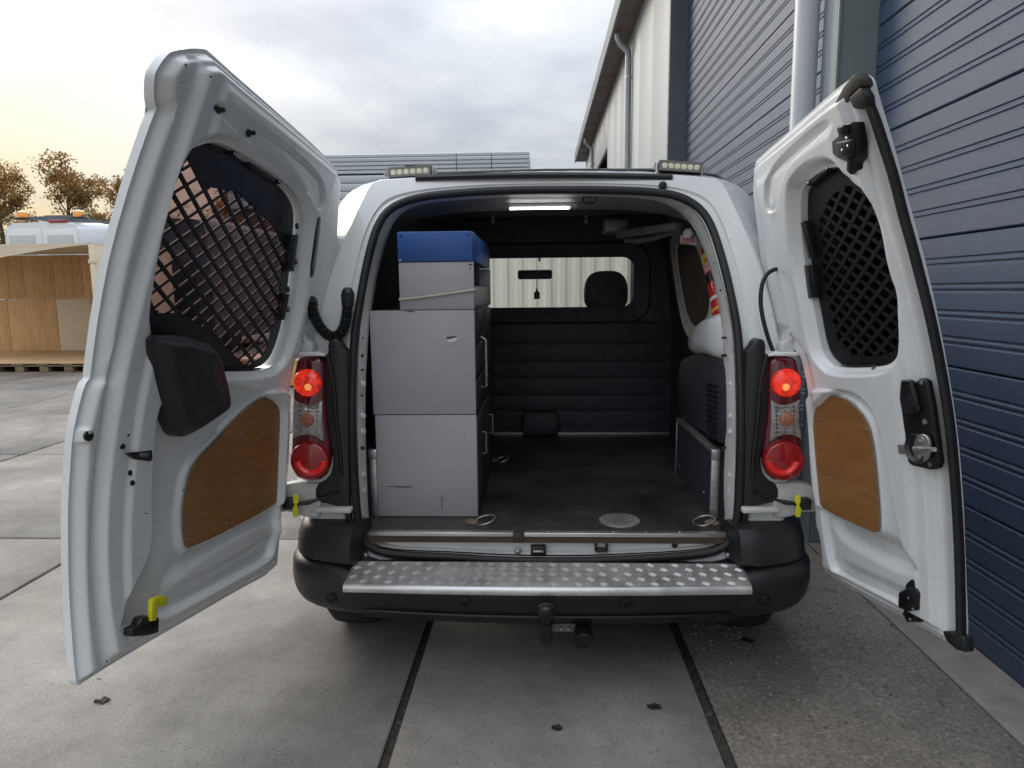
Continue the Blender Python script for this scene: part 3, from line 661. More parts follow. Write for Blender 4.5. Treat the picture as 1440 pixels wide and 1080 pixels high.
# bulkhead
bk = MB()
wx0, wx1 = XC-.60, P(892, 400, YB)[0]; wz0, wz1 = P(800, 432, YB)[2], P(800, 362, YB)[2]
ox0, ox1, oz0, oz1 = wl-.02, wr+.02, ZF-.02, 1.86
def rrect(x0, x1, z0, z1, r, n=6):
    o = []
    for cx_, cz_, a0 in ((x1-r, z0+r, -90), (x1-r, z1-r, 0), (x0+r, z1-r, 90), (x0+r, z0+r, 180)):
        o += [(cx_+r*math.cos(math.radians(a0+90*i/n)), cz_+r*math.sin(math.radians(a0+90*i/n))) for i in range(n+1)]
    return o
inner = rrect(wx0, wx1, wz0, wz1, .07); fr1 = rrect(wx0-.025, wx1+.03, wz0-.035, wz1+.03, .09); fr2 = rrect(wx0-.07, wx1+.085, wz0-.085, wz1+.075, .12)
def outer_match(r):
    o = []; c = ((wx0+wx1)/2, (wz0+wz1)/2)
    for x, z in r:
        dx, dz = x-c[0], z-c[1]; t = min([((ox1-c[0])/dx if dx > 0 else (ox0-c[0])/dx) if abs(dx) > 1e-6 else 99, ((oz1-c[1])/dz if dz > 0 else (oz0-c[1])/dz) if abs(dz) > 1e-6 else 99])
        o.append((c[0]+dx*t, c[1]+dz*t))
    return o
at = lambda r, y: [(x, y, z) for x, z in r]
bk.rings([at(inner, YB+.03), at(inner, YB+.012), at(fr1, YB+.0), at(fr2, YB-.018), at([(a+(a-(wx0+wx1)/2)*.02, b+(b-(wz0+wz1)/2)*.05) for a, b in fr2], YB), at(outer_match(inner), YB)])

for a_, b_ in (((ox0, wz1+.06), (ox1, oz1+.03)), ((ox0, oz0), (ox1, wz0-.06)), ((ox0, wz0-.0599), (wx0-.05, wz1+.0599)), ((wx1+.05, wz0-.0599), (ox1, wz1+.0599))): bk.box((a_[0], YB+.012, a_[1]), (b_[0], YB+.04, b_[1]))
bulk = bk.build('bulkhead', LINING, van, smooth=True, ang=30)
gl_ = MB().add(at(rrect(wx0-.005, wx1+.005, wz0-.005, wz1+.005, .07), YB+.02), [tuple(range(28))]).build('bulkhead_window', GL_CLR, van)
zpr = []
zs_ = [P(800, q, YB)[2] for q in (455, 483, 508, 531, 555, 577, 601)]
for i in range(len(zs_)-1):
    zt_, zb_ = zs_[i]-.004, zs_[i+1]+.004
    MB().box((P(690, 500, YB)[0]-.35, YB-.006, zb_), (P(945, 500, YB)[0], YB-.002, zt_)).build('pressed_panel', LINING, bulk, bevel=.006)
p = P(760, 595, YB-.03); box('floor_cover', (p[0]-.115, YB-.09, ZF), (p[0]+.115, YB-.012, p[2]+.08), LINING, bulk, bevel=.03)
MB().box((P(695, 609, YB)[0]-.3, YB-.03, ZF+.001), (P(940, 609, YB)[0], YB-.022, ZF+.012)).build('base_rail', STEEL, bulk)
# side linings, ceiling
def wall_side(s):
    xb = XC+s*.775; m = MB()
    P0 = [(xb, y, ZF-.03) for y in (.12, YB)]; P1 = [(xb, y, 1.18) for y in (.12, YB)]; P2 = [(XC+s*.745, y, 1.45) for y in (.2, YB)]; P3 = [(XC+s*.69, y, 1.70) for y in (.3, YB)]; P4 = [(XC+s*.60, y, 1.80) for y in (.36, YB)]
    m.rings([P0, P1, P2, P3, P4], False); return m
wall_side(-1).build('side_lining', LINING, van, smooth=True)
rw = wall_side(1).build('side_lining', LINING, van, smooth=True)
cm = MB(); cpr = [(.40, zy(274, .40)+.012), (.62, zy(297, .62)+.012), (.70, zy(299, .70)), (1.0, zy(303, 1.0)), (YB, zy(307, YB))]
cm.rings([[(XC-.62, y, z-.02), (XC-.4, y, z), (XC+.4, y, z), (XC+.62, y, z-.02)] for y, z in cpr], False)
ceil = cm.build('ceiling', LATH, van)
hb = MB(); hpr = [(.39, zy(273, .39)), (.415, zy(278, .415)), (.50, zy(286, .50)), (.60, zy(295, .60)), (.64, zy(295, .64)+.01)]
hb.rings([[(XC+x, y, z-.05*abs(x/.6)**4) for x in np.linspace(-.62, .62, 13)] for y, z in hpr], False)
hb.build('roof_bow', mat('grey_header', (.26, .25, .24), .5, var=.12, vscale=8), ceil, smooth=True)
p = P(757, 290.5, .50)
ls = box('led_strip', (p[0]-.125, .488, p[2]-.006), (p[0]+.16, .512, p[2]+.012), mat('led_housing', (.5, .5, .5), .4), ceil, bevel=.003)
LEDE = mat('led_light', (1, 1, 1), .4, emit=(.95, .98, 1), estr=6.)
m = MB()
for i in range(22): m.box((p[0]-.118+i*.0113, .486, p[2]-.010), (p[0]-.109+i*.0113, .510, p[2]-.0062))
m.build('led_chips', LEDE, ls)
for px_ in (693, 824):
    q = P(px_, 311, .85); MB().lathe(q, (0, -.5, -1), [(.009, -.03), (.009, .006), (.004, .01)], 10).build('screw', STEEL, ceil)
q = P(829, 279, .36); MB().tube([(q[0]-.022, .36, q[2]+.006), (q[0]-.026, .37, q[2]-.010), (q[0]-.014, .37, q[2]-.016), (q[0]+.016, .37, q[2]-.016), (q[0]+.026, .37, q[2]-.008), (q[0]+.022, .36, q[2]+.006)], .004, 6).box((q[0]-.016, .352, q[2]+.002), (q[0]+.016, .372, q[2]+.010)).build('roof_striker', BLACKM, ceil, smooth=True)
# folded ladder flap gear at the right of the ceiling
GEAR = mat('dark_grey_gear', (.20, .20, .205), .45, .2, var=.2)
a, b = P(870, 330, 1.0), P(955, 318, .62)
lg = MB().bar(a, b, .045, .035).build('roof_bracket', GEAR, ceil, bevel=.006)
c0 = P(862, 322, 1.05); MB().box((c0[0]-.05, 1.0, c0[2]-.02), (c0[0]+.07, 1.12, c0[2]+.045)).build('bracket_box', GEAR, lg, bevel=.01)
a, b = P(880, 338, 1.0), P(918, 335, .85); MB().tube([a, (a+b)/2+np.array([0, 0, -.008]), b, P(960, 322, .64)], .014, 8).build('flap_arm', GEAR, lg, smooth=True)
MB().tube([P(855, 306, 1.0), P(870, 302, .95), P(900, 305, .9), P(922, 304, .85), P(936, 308, .8)], .006, 6).build('cable', BLACKM, lg, smooth=True)
# right side: frame of the blanked side window, brown board, white inner corner
def onX(pts, X): return [PX(x, y, X) for x, y in pts]
def slab(name, pts, X, t, m, parent, bevel=.0, sm=2, smooth=False):
    q = chaikin(pts, sm); a_ = onX(q, X); b_ = [p+np.array([t, 0, 0]) for p in a_]
    return MB().prism(a_, b_).build(name, m, parent, bevel=bevel, smooth=smooth)
slab('window_blank', [(950,336),(978,336),(990,380),(1000,415),(996,452),(976,470),(962,440),(952,385)], XC+.700, .01, BROWNB, rw)
fr_o = [(940,334),(955,328),(985,326),(1004,380),(1014,420),(1010,462),(985,486),(968,478),(957,450),(948,395)]
fr_i = [(949,343),(958,340),(978,341),(990,381),(999,414),(995,448),(978,463),(968,452),(961,430),(953,385)]
qo, qi = onX(chaikin(fr_o, 2), XC+.692), onX(chaikin(fr_i, 2), XC+.692)
MB().rings([[p+np.array([.03, 0, 0]) for p in qo], qo, qi, [p+np.array([.02, 0, 0]) for p in qi]]).build('window_frame', WHITE_IN, rw, smooth=True, ang=40)
for (x, y) in ((948,350),(951,372),(953,392),(956,412),(960,432),(965,452),(975,472),(1003,392),(1007,418)):
    p = PX(x, y, XC+.690); MB().lathe(p, (-1, 0, 0), [(.006, 0), (.005, .002)], 8).build('hole_plug', BLACKM, rw)
# belt moulding bulge
qb = [(972,470),(985,452),(1004,442),(1020,440),(1020,505),(1006,503),(990,497),(978,498),(970,490)]
A_ = onX(chaikin(qb, 2), XC+.66); cA = sum(A_)/len(A_)
MB().rings([[p+np.array([.10, 0, 0]) for p in A_], A_, [cA+(p-cA)*.8+np.array([-.022, 0, 0]) for p in A_], [cA+(p-cA)*.3+np.array([-.03, 0, 0]) for p in A_], [cA+(p-cA)*.02+np.array([-.03, 0, 0]) for p in A_]]).build('wheel_house_top', WHITE, rw, smooth=True, ang=60)
p = PX(978, 481, XC+.635); MB().lathe(p, (-1, 0, 0), [(.010, 0), (.009, .004)], 12).build('hole_plug', BLACKM, rw)
slab('side_cover', [(953,515),(962,502),(985,497),(1010,502),(1021,508),(1022,628),(1005,620),(975,598),(952,585)], XC+.655, .03, LINING, rw, bevel=.008)
for i in range(11):
    a, b = PX(994, 540+i*7.2, XC+.652), PX(1009, 544+i*7.4, XC+.652); MB().bar(a, b, .006, .007).build('vent_slat', BLACKM, rw)
# wheel box with aluminium edges, right
xq = XC+.632
y0b, y1b = .165, .836
wb = box('wheel_box', (xq, y0b+.012, ZF), (wr, y1b, .787), LINING, van)
for a, b in (((xq-.004, y0b+.012, .775), (xq+.03, y1b, .792)), ((xq-.004, y0b, ZF), (xq+.03, y0b+.012, .79)), ((xq-.003, y1b-.012, ZF), (xq+.02, y1b+.004, .79))):
    box('edge_profile', a, b, ALU, wb, bevel=.003)
box('corner_joint', (xq-.006, y0b-.003, .752), (xq+.032, y0b+.03, .795), STEEL, wb, bevel=.006)
for x, y in ((956, 656), (990, 692)):
    p = PX(x, y, xq); MB().lathe(p, (-1, 0, 0), [(.006, 0), (.004, .003)], 8).build('screw', STEEL, wb)
# left: narrow post and galvanised top beside the cabinets
XL0 = float(P(519.5, 650, .165)[0]); XL1 = float(P(529, 650, .165)[0])
wlb = box('wheel_box', (wl, y0b+.012, ZF), (XL1-.0, .836, .785), LINING, van)
box('edge_profile', (XL0, y0b, ZF), (XL1, y0b+.012, .79), ALU, wlb, bevel=.003); box('corner_joint', (XL0-.006, y0b-.004, .755), (XL1+.006, y0b+.03, .795), STEEL, wlb, bevel=.006)
# flange holes
for s in (0, 1):
    for (x, y, rr) in ((508,500,.006),(508,475,.005),(509,520,.004),(511,408,.004),(520,370,.004),(509,630,.007),(508,556,.004)):
        px_ = x if s == 0 else 1538-x-12
        p = PF(px_, y, lambda z: bp(z)+.045); MB().lathe(p, (.75-1.5*s, -.65, 0), [(rr, -.01), (rr*.9, .0095)], 10).build('flange_hole', BLACKM, flange)
for s in (0, 1):                                     # pressed dimples in the flange
    for y in (540, 585, 607, 668, 690):
        px_ = 511 if s == 0 else 1027
        p = PF(px_, y, lambda z: bp(z)+.048); MB().lathe(p, (.75-1.5*s, -.65, 0), [(.012, -.006), (.009, .004), (.002, .006)], 12).build('flange_dimple', WHITE_IN, flange, smooth=True)
# sticker, hex plate, coiled wire on the inner pillar
def tilt_plate(name, pts, Y, t, m):
    a_ = [P(x, y, Y) for x, y in pts]; return MB().prism(a_, [p+np.array([0, t, 0]) for p in a_]).build(name, m, van)
st = tilt_plate('warning_sticker', [(957,331),(979,333),(980,345),(957,343)], .56, .004, PAPER)
for i in range(4):
    y_ = 334+i*2.6; a_ = [P(959, y_, .558), P(970 if i == 3 else 977, y_+.4, .558), P(970 if i == 3 else 977, y_+1.6, .558), P(959, y_+1.2, .558)]
    MB().prism(a_, [p+np.array([0, .001, 0]) for p in a_]).build('sticker_line', mat('sticker_red', (.55, .10, .06), .6), st)
p = P(968, 328, .55); MB().lathe(p, (-.3, -1, 0), [(.022, 0), (.022, .006), (.014, .007), (.013, .003), (.004, .003)], 6).build('hex_socket', STEEL, van)
MB().tube([P(960+i*1.55, 304+i*.5+(2.8 if i % 2 else -1.2), .5) for i in range(15)], .003, 6).build('coiled_wire', COPPER, van, smooth=True)

# ------------------------------------------------ roof line details
p0, p1 = P(585, 250.5, .30), P(945, 249.5, .30)
pm = P(765, 246.5, .29)
xs_ = np.linspace(0, 1, 25); pts = [p0*(1-t)+p1*t+np.array([0, -.012*math.sin(t*math.pi), (pm[2]-(p0[2]+p1[2])/2)*math.sin(t*math.pi)]) for t in xs_]
sp = MB(); sec = [(0, -.010), (-.014, -.012), (-.018, .0), (-.010, .010), (.02, .010)]
sp.rings([[(q[0], q[1]+a, q[2]+b) for a, b in sec] for q in pts], False); sp.build('roof_trim', RUBBER, van, smooth=True, ang=30)
p = P(932, 261, .275); MB().lathe(p, (0, -1, -.1), [(.016, 0), (.014, .008), (.008, .012), (.001, .013)], 16).build('roof_plug', RUBBER, van, smooth=True)
p = P(778, 240.5, .8); MB().lathe((p[0], .8, 1.89), (0, 0, 1), [(.12, 0), (.11, .018), (.07, .034), (.02, .038)], 20).build('roof_dome', WHITE, van, smooth=True)
q = P(783, 240, 1.0); MB().tube([(q[0]-.09, 1.0, 1.925), (q[0]-.05, 1.0, 1.935), (q[0]+.05, 1.0, 1.935), (q[0]+.06, 1.0, 1.92)], .012, 8).build('roof_aerial_base', BLACKM, van, smooth=True)
for (pts, s) in (((545,236,607,232), 0), ((926,225,988,229), 1)):
    a, b = P(pts[0], pts[1]+7, .36), P(pts[2], pts[3]+7, .36); c = (a+b)/2; hw = np.linalg.norm(b-a)/2; tl = math.atan2(b[2]-a[2], b[0]-a[0]); ct, sn_ = math.cos(tl), math.sin(tl)
    tr = lambda x, y, z: (c[0]+x*ct-z*sn_, c[1]+y, c[2]+x*sn_+z*ct)
    def obx(m, a, b):
        t = MB().box(a, b); m.add([tr(*v) for v in t.v], t.f); return m
    wl_ = obx(MB(), (-hw, 0, -.021), (hw, .05, .021)).build('work_light', BLACKM, van, bevel=.006)
    fr_ = MB()
    for q in ((-hw+.004, -.006, .013, hw-.004, 0, .019), (-hw+.004, -.006, -.019, hw-.004, 0, -.013), (-hw+.004, -.006, -.0128, -hw+.012, 0, .0128), (hw-.012, -.006, -.0128, hw-.004, 0, .0128)): obx(fr_, q[:3], q[3:])
    fr_.build('bezel', GEAR, wl_)
    obx(MB(), (-hw+.0125, -.003, -.0125), (hw-.0125, -.0005, .0125)).build('lens', LEDL, wl_)
    for i in range(6):
        o = tr(-hw+.023+i*(2*hw-.046)/5, -.003, 0); MB().lathe(o, (0, -1, 0), [(.0105, 0), (.0105, .002), (.006, .001), (.003, .0035), (.0005, .004)], 14).build('led', mat('led_dome', (.80, .78, .62), .15, coat=1.), wl_, smooth=True)
    for sx_ in (-1, 1):
        obx(MB(), (sx_*(hw+.001)-.003, .006, -.034), (sx_*(hw+.001)+.003, .034, .012)).build('bracket', STEEL, wl_)
        obx(MB(), (sx_*(hw+.012)-.006, .01, -.012), (sx_*(hw+.012)+.004, .03, .012)).build('clamp_knob', mat('clear_grey', (.38, .38, .37), .3), wl_, bevel=.004)
    obx(MB(), (-.02, .02, .021), (.02, .04, .028)).build('cable_gland', BLACKM, wl_)

# ------------------------------------------------ tail lights, trims, hinges (mirrored pair)
def mx(pts, s): return [((x if s > 0 else 1538-x), y) for x, y in pts]
def pris(name, pts, s, Y, t, m, parent, bevel=.004, n=1, smooth=False):
    q = mx(pts, s); q = chaikin(q, n) if n else q
    a_ = [P(x, y, Y) for x, y in q]; b_ = [p+np.array([0, t, 0]) for p in a_]
    return MB().prism(a_, b_).build(name, m, parent, bevel=bevel, smooth=smooth)
for s in (1, -1):
    YT = -.03
    hs = pris('tail_light', [(1086,503),(1118,502),(1122,510),(1126,530),(1128,617),(1130,646),(1126,669),(1108,678),(1082,674),(1073,650),(1076,617),(1082,571),(1082,516)], s, YT, .10, REDD, van, .012)
    def dome(name, cx_, cy_, r, m, prof, n=32):
        c = P(*mx([(cx_, cy_)], s)[0], YT); return MB().lathe((c[0], YT, c[2]), (0, -1, 0), [(r*a, b) for a, b in prof], n).build(name, m, hs, smooth=True, ang=35)
    px2 = 1/396.
    dome('upper_lamp', 1105, 538, 19.5*px2, LITR, [(1, -.002), (1.0, .010), (.93, .016), (.7, .021), (.35, .024), (.02, .025)])
    dome('bulb_glow', 1102, 543, 6*px2, LITY, [(1, .018), (.8, .0255), (.3, .027), (.02, .0272)], 12)
    cz = pris('reversing_lamp', [(1085,563),(1094,569),(1105,570),(1116,567),(1125,562),(1124,590),(1127,617),(1115,612),(1104,611),(1092,615),(1083,621),(1085,590)], s, YT-.010, .012, CLEAR, hs, .002, 0)
    for i in range(7):
        c1, c2 = P(*mx([(1087.5, 573+i*5.8)], s)[0], YT-.011), P(*mx([(1123, 572+i*5.8)], s)[0], YT-.011); MB().bar(c1, c2, .003, .0045).build('lens_rib', CLEAR, hs)
    for i in range(3):
        c1, c2 = P(*mx([(1092+i*12, 571)], s)[0], YT-.011), P(*mx([(1092+i*12, 611)], s)[0], YT-.011); MB().bar(c1, c2, .003, .005).build('lens_rib', CLEAR, hs)
    c = P(*mx([(1106, 590)], s)[0], YT-.0105); MB().lathe((c[0], YT-.0105, c[2]), (0, -1, 0), [(.026, 0), (.02, .004), (.01, .006)], 14).build('indicator_bulb', AMBER, hs, smooth=True)
    dome('lower_lamp', 1101, 647, 28*px2, REDL, [(1, -.002), (1.0, .012), (.95, .018), (.88, .020), (.86, .016), (.5, .020), (.02, .022)])
    c = P(*mx([(1101, 647)], s)[0], YT-.02); rr = 28*px2
    arc = [(c[0]+rr*.66*math.cos(t), YT-.0185, c[2]+rr*.66*math.sin(t)) for t in np.linspace(math.radians(186), math.radians(354), 20)]
    MB().tube(arc, .0115, 8).build('reflector_arc', REDR, hs, smooth=True)
    # black trim between seal and lamp
    tr_ = pris('pillar_trim', [(1048,497),(1056,490),(1062,478),(1071,476),(1077,481),(1077,499),(1083,503),(1082,571),(1077,612),(1070,640),(1071,662),(1080,676),(1095,682),(1095,706),(1060,712),(1052,720),(1050,775),(1020,792),(1030,770),(1043,745),(1047,690)], s, -.014, .06, BLACKP, van, .006)
    # inner ridge of that trim
    q = mx([(1078,498),(1068,540),(1066,590),(1060,630),(1058,668)], s); MB().tube([P(x, y, -.014) for x, y in chaikin(q, 2, False)], .008, 8).build('trim_ridge', BLACKM, tr_, smooth=True)
    p = P(*mx([(1071, 486)], s)[0], -.014); MB().lathe((p[0], -.014, p[2]), (0, -1, 0), [(.008, 0), (.006, .006)], 10).build('screw', BLACKM, tr_)
    p = P(*mx([(1024, 781)], s)[0], -.014); MB().lathe((p[0], -.014, p[2]), (0, -1, 0), [(.012, 0), (.010, .006), (.004, .008)], 12).build('screw', STEEL, tr_)
    # shelf over the lamp, hinges, strap
    pris('lamp_shelf', [(1080,501),(1125,501),(1122,495),(1090,496)], s, -.03, .12, WHITE, van, .004, 0)
    hp = pris('hinge_plate', [(1083,679),(1100,680),(1118,678),(1140,682),(1150,690),(1150,722),(1132,719),(1110,728),(1090,729),(1088,722),(1086,700)], s, -.012, .05, WHITE_IN, van, .006)
    MB().bar(P(*mx([(1042, 716)], s)[0], -.02), P(*mx([(1092, 715)], s)[0], -.015), .05, .018).build('hinge_arm', WHITE_IN, hp, bevel=.004)
    q = mx([(1062,691),(1078,699),(1092,703),(1106,707),(1120,708)], s); MB().tube([P(x, y, Y) for (x, y), Y in zip(q, (-.018, -.02, -.025, -.03, -.035))], [.007, .006, .005, .009, .006], 8).build('check_strap', BLACKM, van, smooth=True)
    pa = P(*mx([(1131, 709)], s)[0], -.035); box('strap_housing', (pa[0]-.024, -.045, pa[2]-.020), (pa[0]+.024, .02, pa[2]+.020), BLACKM, van, bevel=.006)
    pris('strap_tag', [(1118,697),(1126,696),(1126,706),(1124,710),(1127,716),(1126,727),(1119,727),(1119,716),(1121,710),(1118,706)], s, -.056, .006, YELLOW, van, .001, 0)
    # upper hinge casting
    hq = pris('upper_hinge', [(1098,494),(1099,482),(1108,478),(1110,466),(1117,461),(1124,466),(1121,478),(1117,490),(1119,497),(1102,498)], s, -.01, .05, WHITE_IN, van, .006)
    for (x, y) in ((1112,467),(1112,477),(1117,470)): 
        p = P(*mx([(x, y)], s)[0], -.011); MB().lathe(p, (0, -1, 0), [(.008, 0), (.006, .006)], 10).build('bolt', WHITE_IN, hq, smooth=True)

# ------------------------------------------------ bumper
path0 = [(-.945, .62), (-.968, .30), (-.970, .12), (-.95, .0), (-.88, -.095), (-.72, -.150), (-.5, -.178), (-.25, -.195), (0, -.20)]
path = path0+[(-x, y) for x, y in path0[:-1]][::-1]
path = np.array(chaikin(path, 3, False)); path = path[::2]
# drop the y-limits
tan = np.gradient(path, axis=0); nrm = np.stack([tan[:, 1], -tan[:, 0]], 1); nrm /= np.linalg.norm(nrm, axis=1)[:, None]
bR = []
for (x, y), n_ in zip(path, nrm):
    k = float(ss(np.array(abs(x)), .66, .76)); ztop = .416+.03*k
    sec = [(-.20, ztop+.012*k), (-.06, ztop+.008*k), (-.022, ztop), (-.006, ztop-.010), (.006, ztop-.026), (.010, .365), (.005, .325), (-.001, .306), (-.006, .298), (-.014, .284), (-.04, .262), (-.10, .252), (-.22, .252)]
    bR.append([(XC+x+n_[0]*o, y+n_[1]*o, z) for o, z in sec])
bump = MB().rings(bR, False).build('rear_bumper', BLACKP, van, smooth=True, ang=45)
for s in (-1, 1):
    # raised corner block
    sel = [(p, n_) for p, n_ in zip(path, nrm) if s*p[0] > .675]
    if s < 0: sel = sel
    cR = []
    for i, ((x, y), n_) in enumerate(sel):
        e = min(abs(s*x-.675)/.05, 1.); e = math.sqrt(max(0, 1-(1-e)**2))
        top = .572
        sec = [(-.20, .435), (-.20, top-.012), (-.17, top), (-.055-.02*(1-e), top-.004*(1-e)), (-.03-.03*(1-e), top-.022), (-.018-.035*(1-e), .51), (-.012-.035*(1-e), .455), (-.03-.03*(1-e), .442)]
        cR.append([(XC+x+n_[0]*o, y+n_[1]*o, z) for o, z in sec])
    m = MB().rings(cR, True); n_ = len(cR[0]); m.add(cR[0], [tuple(range(n_))]); m.add(cR[-1], [tuple(range(n_))])
    m.build('corner_block', BLACKP, bump, smooth=True, ang=45)
# lower lip insert
lipx = [t for t in range(len(path)) if abs(path[t][0]) < .66]
lR = []
for t in lipx:
    (x, y), n_ = path[t], nrm[t]; e = min(1, (.66-abs(x))/.05)
    lR.append([(XC+x+n_[0]*o, y+n_[1]*o, z) for o, z in ((-.03, .305-.01*(1-e)), (.018*e-.012, .304-.012*(1-e)), (.020*e-.012, .298-.012*(1-e)), (-.012, .268), (-.05, .246), (-.2, .243))])
MB().rings(lR, False).build('bumper_lip', BLACKM, bump, smooth=True, ang=30)
# tread plate
tp = [PZ(x, y, z) for x, y, z in ((499,789,.436),(1043,793,.433),(1058,826,.422),(482,823,.426))]
ys0, ys1 = tp[0][1], tp[2][1]
def trpt(u, v):   # u 0..1 across, v 0 back .. 1 front
    a_ = tp[0]*(1-u)+tp[1]*u; b_ = tp[3]*(1-u)+tp[2]*u
    p = a_*(1-v)+b_*v; p = p.copy(); p[1] -= .018*math.sin(u*math.pi)*v
    return p
m = MB(); Rr = []
for v, dz, dy in ((0, -.004, 0), (0, 0, 0), (.5, 0, 0), (.93, 0, 0), (.985, -.003, 0), (1.0, -.010, -.002), (1.0, -.024, -.001), (1.0, -.026, .01)):
    Rr.append([trpt(u, v)+np.array([0, dy, dz]) for u in np.linspace(0, 1, 33)])
m.rings(Rr, False); step = m.build('step_plate', TREAD, bump, smooth=True, ang=60)
Wd = float(tp[1][0]-tp[0][0]); Dp = float(tp[0][1]-tp[2][1]); bm_ = MB()
def tread_bar(u, v, ang):
    l, wv = .016, .0017
    c, s_ = math.cos(ang), math.sin(ang); pts = []
    for (i, j, k) in ((-1,0,0),(-.5,-1,0),(.5,-1,0),(1,0,0),(.5,1,0),(-.5,1,0),(-.6,0,1),(.6,0,1)):
        dx = i*l*c-j*wv*s_; dy = i*l*s_+j*wv*c; p = trpt(u+dx/Wd, v-dy/Dp); pts.append(p+np.array([0, 0, .0003+.0016*k]))
    bm_.add(pts, [(0,1,6),(1,2,7,6),(2,3,7),(3,4,7),(4,5,6,7),(5,0,6)])
nx, ny = 32, 5
for i in range(nx):
    for j in range(ny):
        for k in (-1, 0, 1):
            ang = .62 if (i+j) % 2 else -.62+0
            off = k*.0062; cu, cv = (i+.5)/nx, (j+.5)/ny*.93
            tread_bar(cu-math.sin(ang)*off/Wd, cv-math.cos(ang)*off/Dp, ang)
tb = bm_.build('tread_bars', mat('tread_bar', (.56, .56, .55), .5, .65, var=.15), step); tb['kind'] = 'stuff'
def on_bumper(x, y, o=.0085):
    T = np.linspace(0, len(path)-1, 1200); fp = np.stack([np.interp(T, np.arange(len(path)), path[:, k]+nrm[:, k]*o) for k in (0, 1)], 1); fp[:, 0] += XC
    fn = np.stack([np.interp(T, np.arange(len(path)), nrm[:, k]) for k in (0, 1)], 1)
    t = int(np.argmin([abs(q[0]-P(x, y, q[1])[0])+(0 if q[1] < .05 else 9) for q in fp])); q = P(x, y, fp[t][1]); return np.array([fp[t][0], fp[t][1], q[2]]), fn[t]
for (x, y) in ((466,841),(655,845),(880,846),(1075,843)):
    p, n_ = on_bumper(x, y); ax_ = (n_[0], n_[1], -.05)
    sn = MB().lathe(p-np.array([n_[0], n_[1], 0])*.0, ax_, [(.0225, -.004), (.0225, .002), (.018, .003), (.0165, -.001)], 24).build('parking_sensor', BLACKM, bump, smooth=True, ang=30)
    MB().lathe(p, ax_, [(.0125, -.003), (.0125, .004), (.009, .006), (.008, .002), (.001, .002)], 18).build('sensor_eye', BLACKP, sn, smooth=True, ang=30)
p, n_ = on_bumper(1027, 849); MB().lathe(p, (n_[0], n_[1], -.05), [(.024, -.004), (.024, .001), (.0225, .002), (.022, .0), (.001, .001)], 24).build('blank_cover', BLACKP, bump, smooth=True, ang=30)
# tow ball and socket
tb_ = P(768, 858, -.30)
th = MB().lathe((tb_[0], -.30, tb_[2]-.03), (0, 0, 1), [(.016, -.02), (.018, .0), (.027, .012), (.03, .028), (.026, .043), (.012, .05)], 20).build('tow_ball', BLACKM, van, smooth=True)
MB().tube([(tb_[0], -.30, tb_[2]-.045), (tb_[0], -.295, tb_[2]-.10), (tb_[0], -.25, tb_[2]-.135), (tb_[0], -.12, tb_[2]-.13), (tb_[0], .3, tb_[2]-.10)], [.02, .019, .021, .025, .03], 14).build('tow_neck', BLACKM, th, smooth=True)
p = P(820, 892, -.17); MB().lathe(p, (0, -1, -.35), [(.03, -.03), (.034, 0), (.036, .01), (.036, .03), (.03, .034)], 20).build('trailer_socket', BLACKM, th, smooth=True, ang=30)
box('socket_bracket', (p[0]-.11, -.15, p[2]-.004), (p[0]-.02, -.142, p[2]+.03), GEAR, th, bevel=.004)
for d in (-.05, -.075): MB().lathe((p[0]+d, -.152, p[2]+.012), (0, -1, 0), [(.008, 0), (.007, .008)], 6).build('bolt', STEEL, th)
# wheels, underbody
box('underbody', (XC-.8, .2, .28), (XC+.8, 4.1, .5), BLACKM, van)
for xx in (-.79, .79):
    for yy in (.40, 3.45):
        wv_ = MB().lathe((XC+xx-.105, yy, .315), (1, 0, 0), [(.19, .01), (.29, .005), (.312, .025), (.318, .06), (.318, .15), (.312, .185), (.29, .205), (.19, .20)], 36).build('wheel', TYRE, van, smooth=True, ang=50)
        MB().lathe((XC+xx+(-.09 if xx < 0 else .09)-.02, yy, .315), (1, 0, 0), [(.02, .0), (.185, 0.01), (.19, .03), (.05, .04)], 24).build('rim', STEEL, wv_, smooth=True)

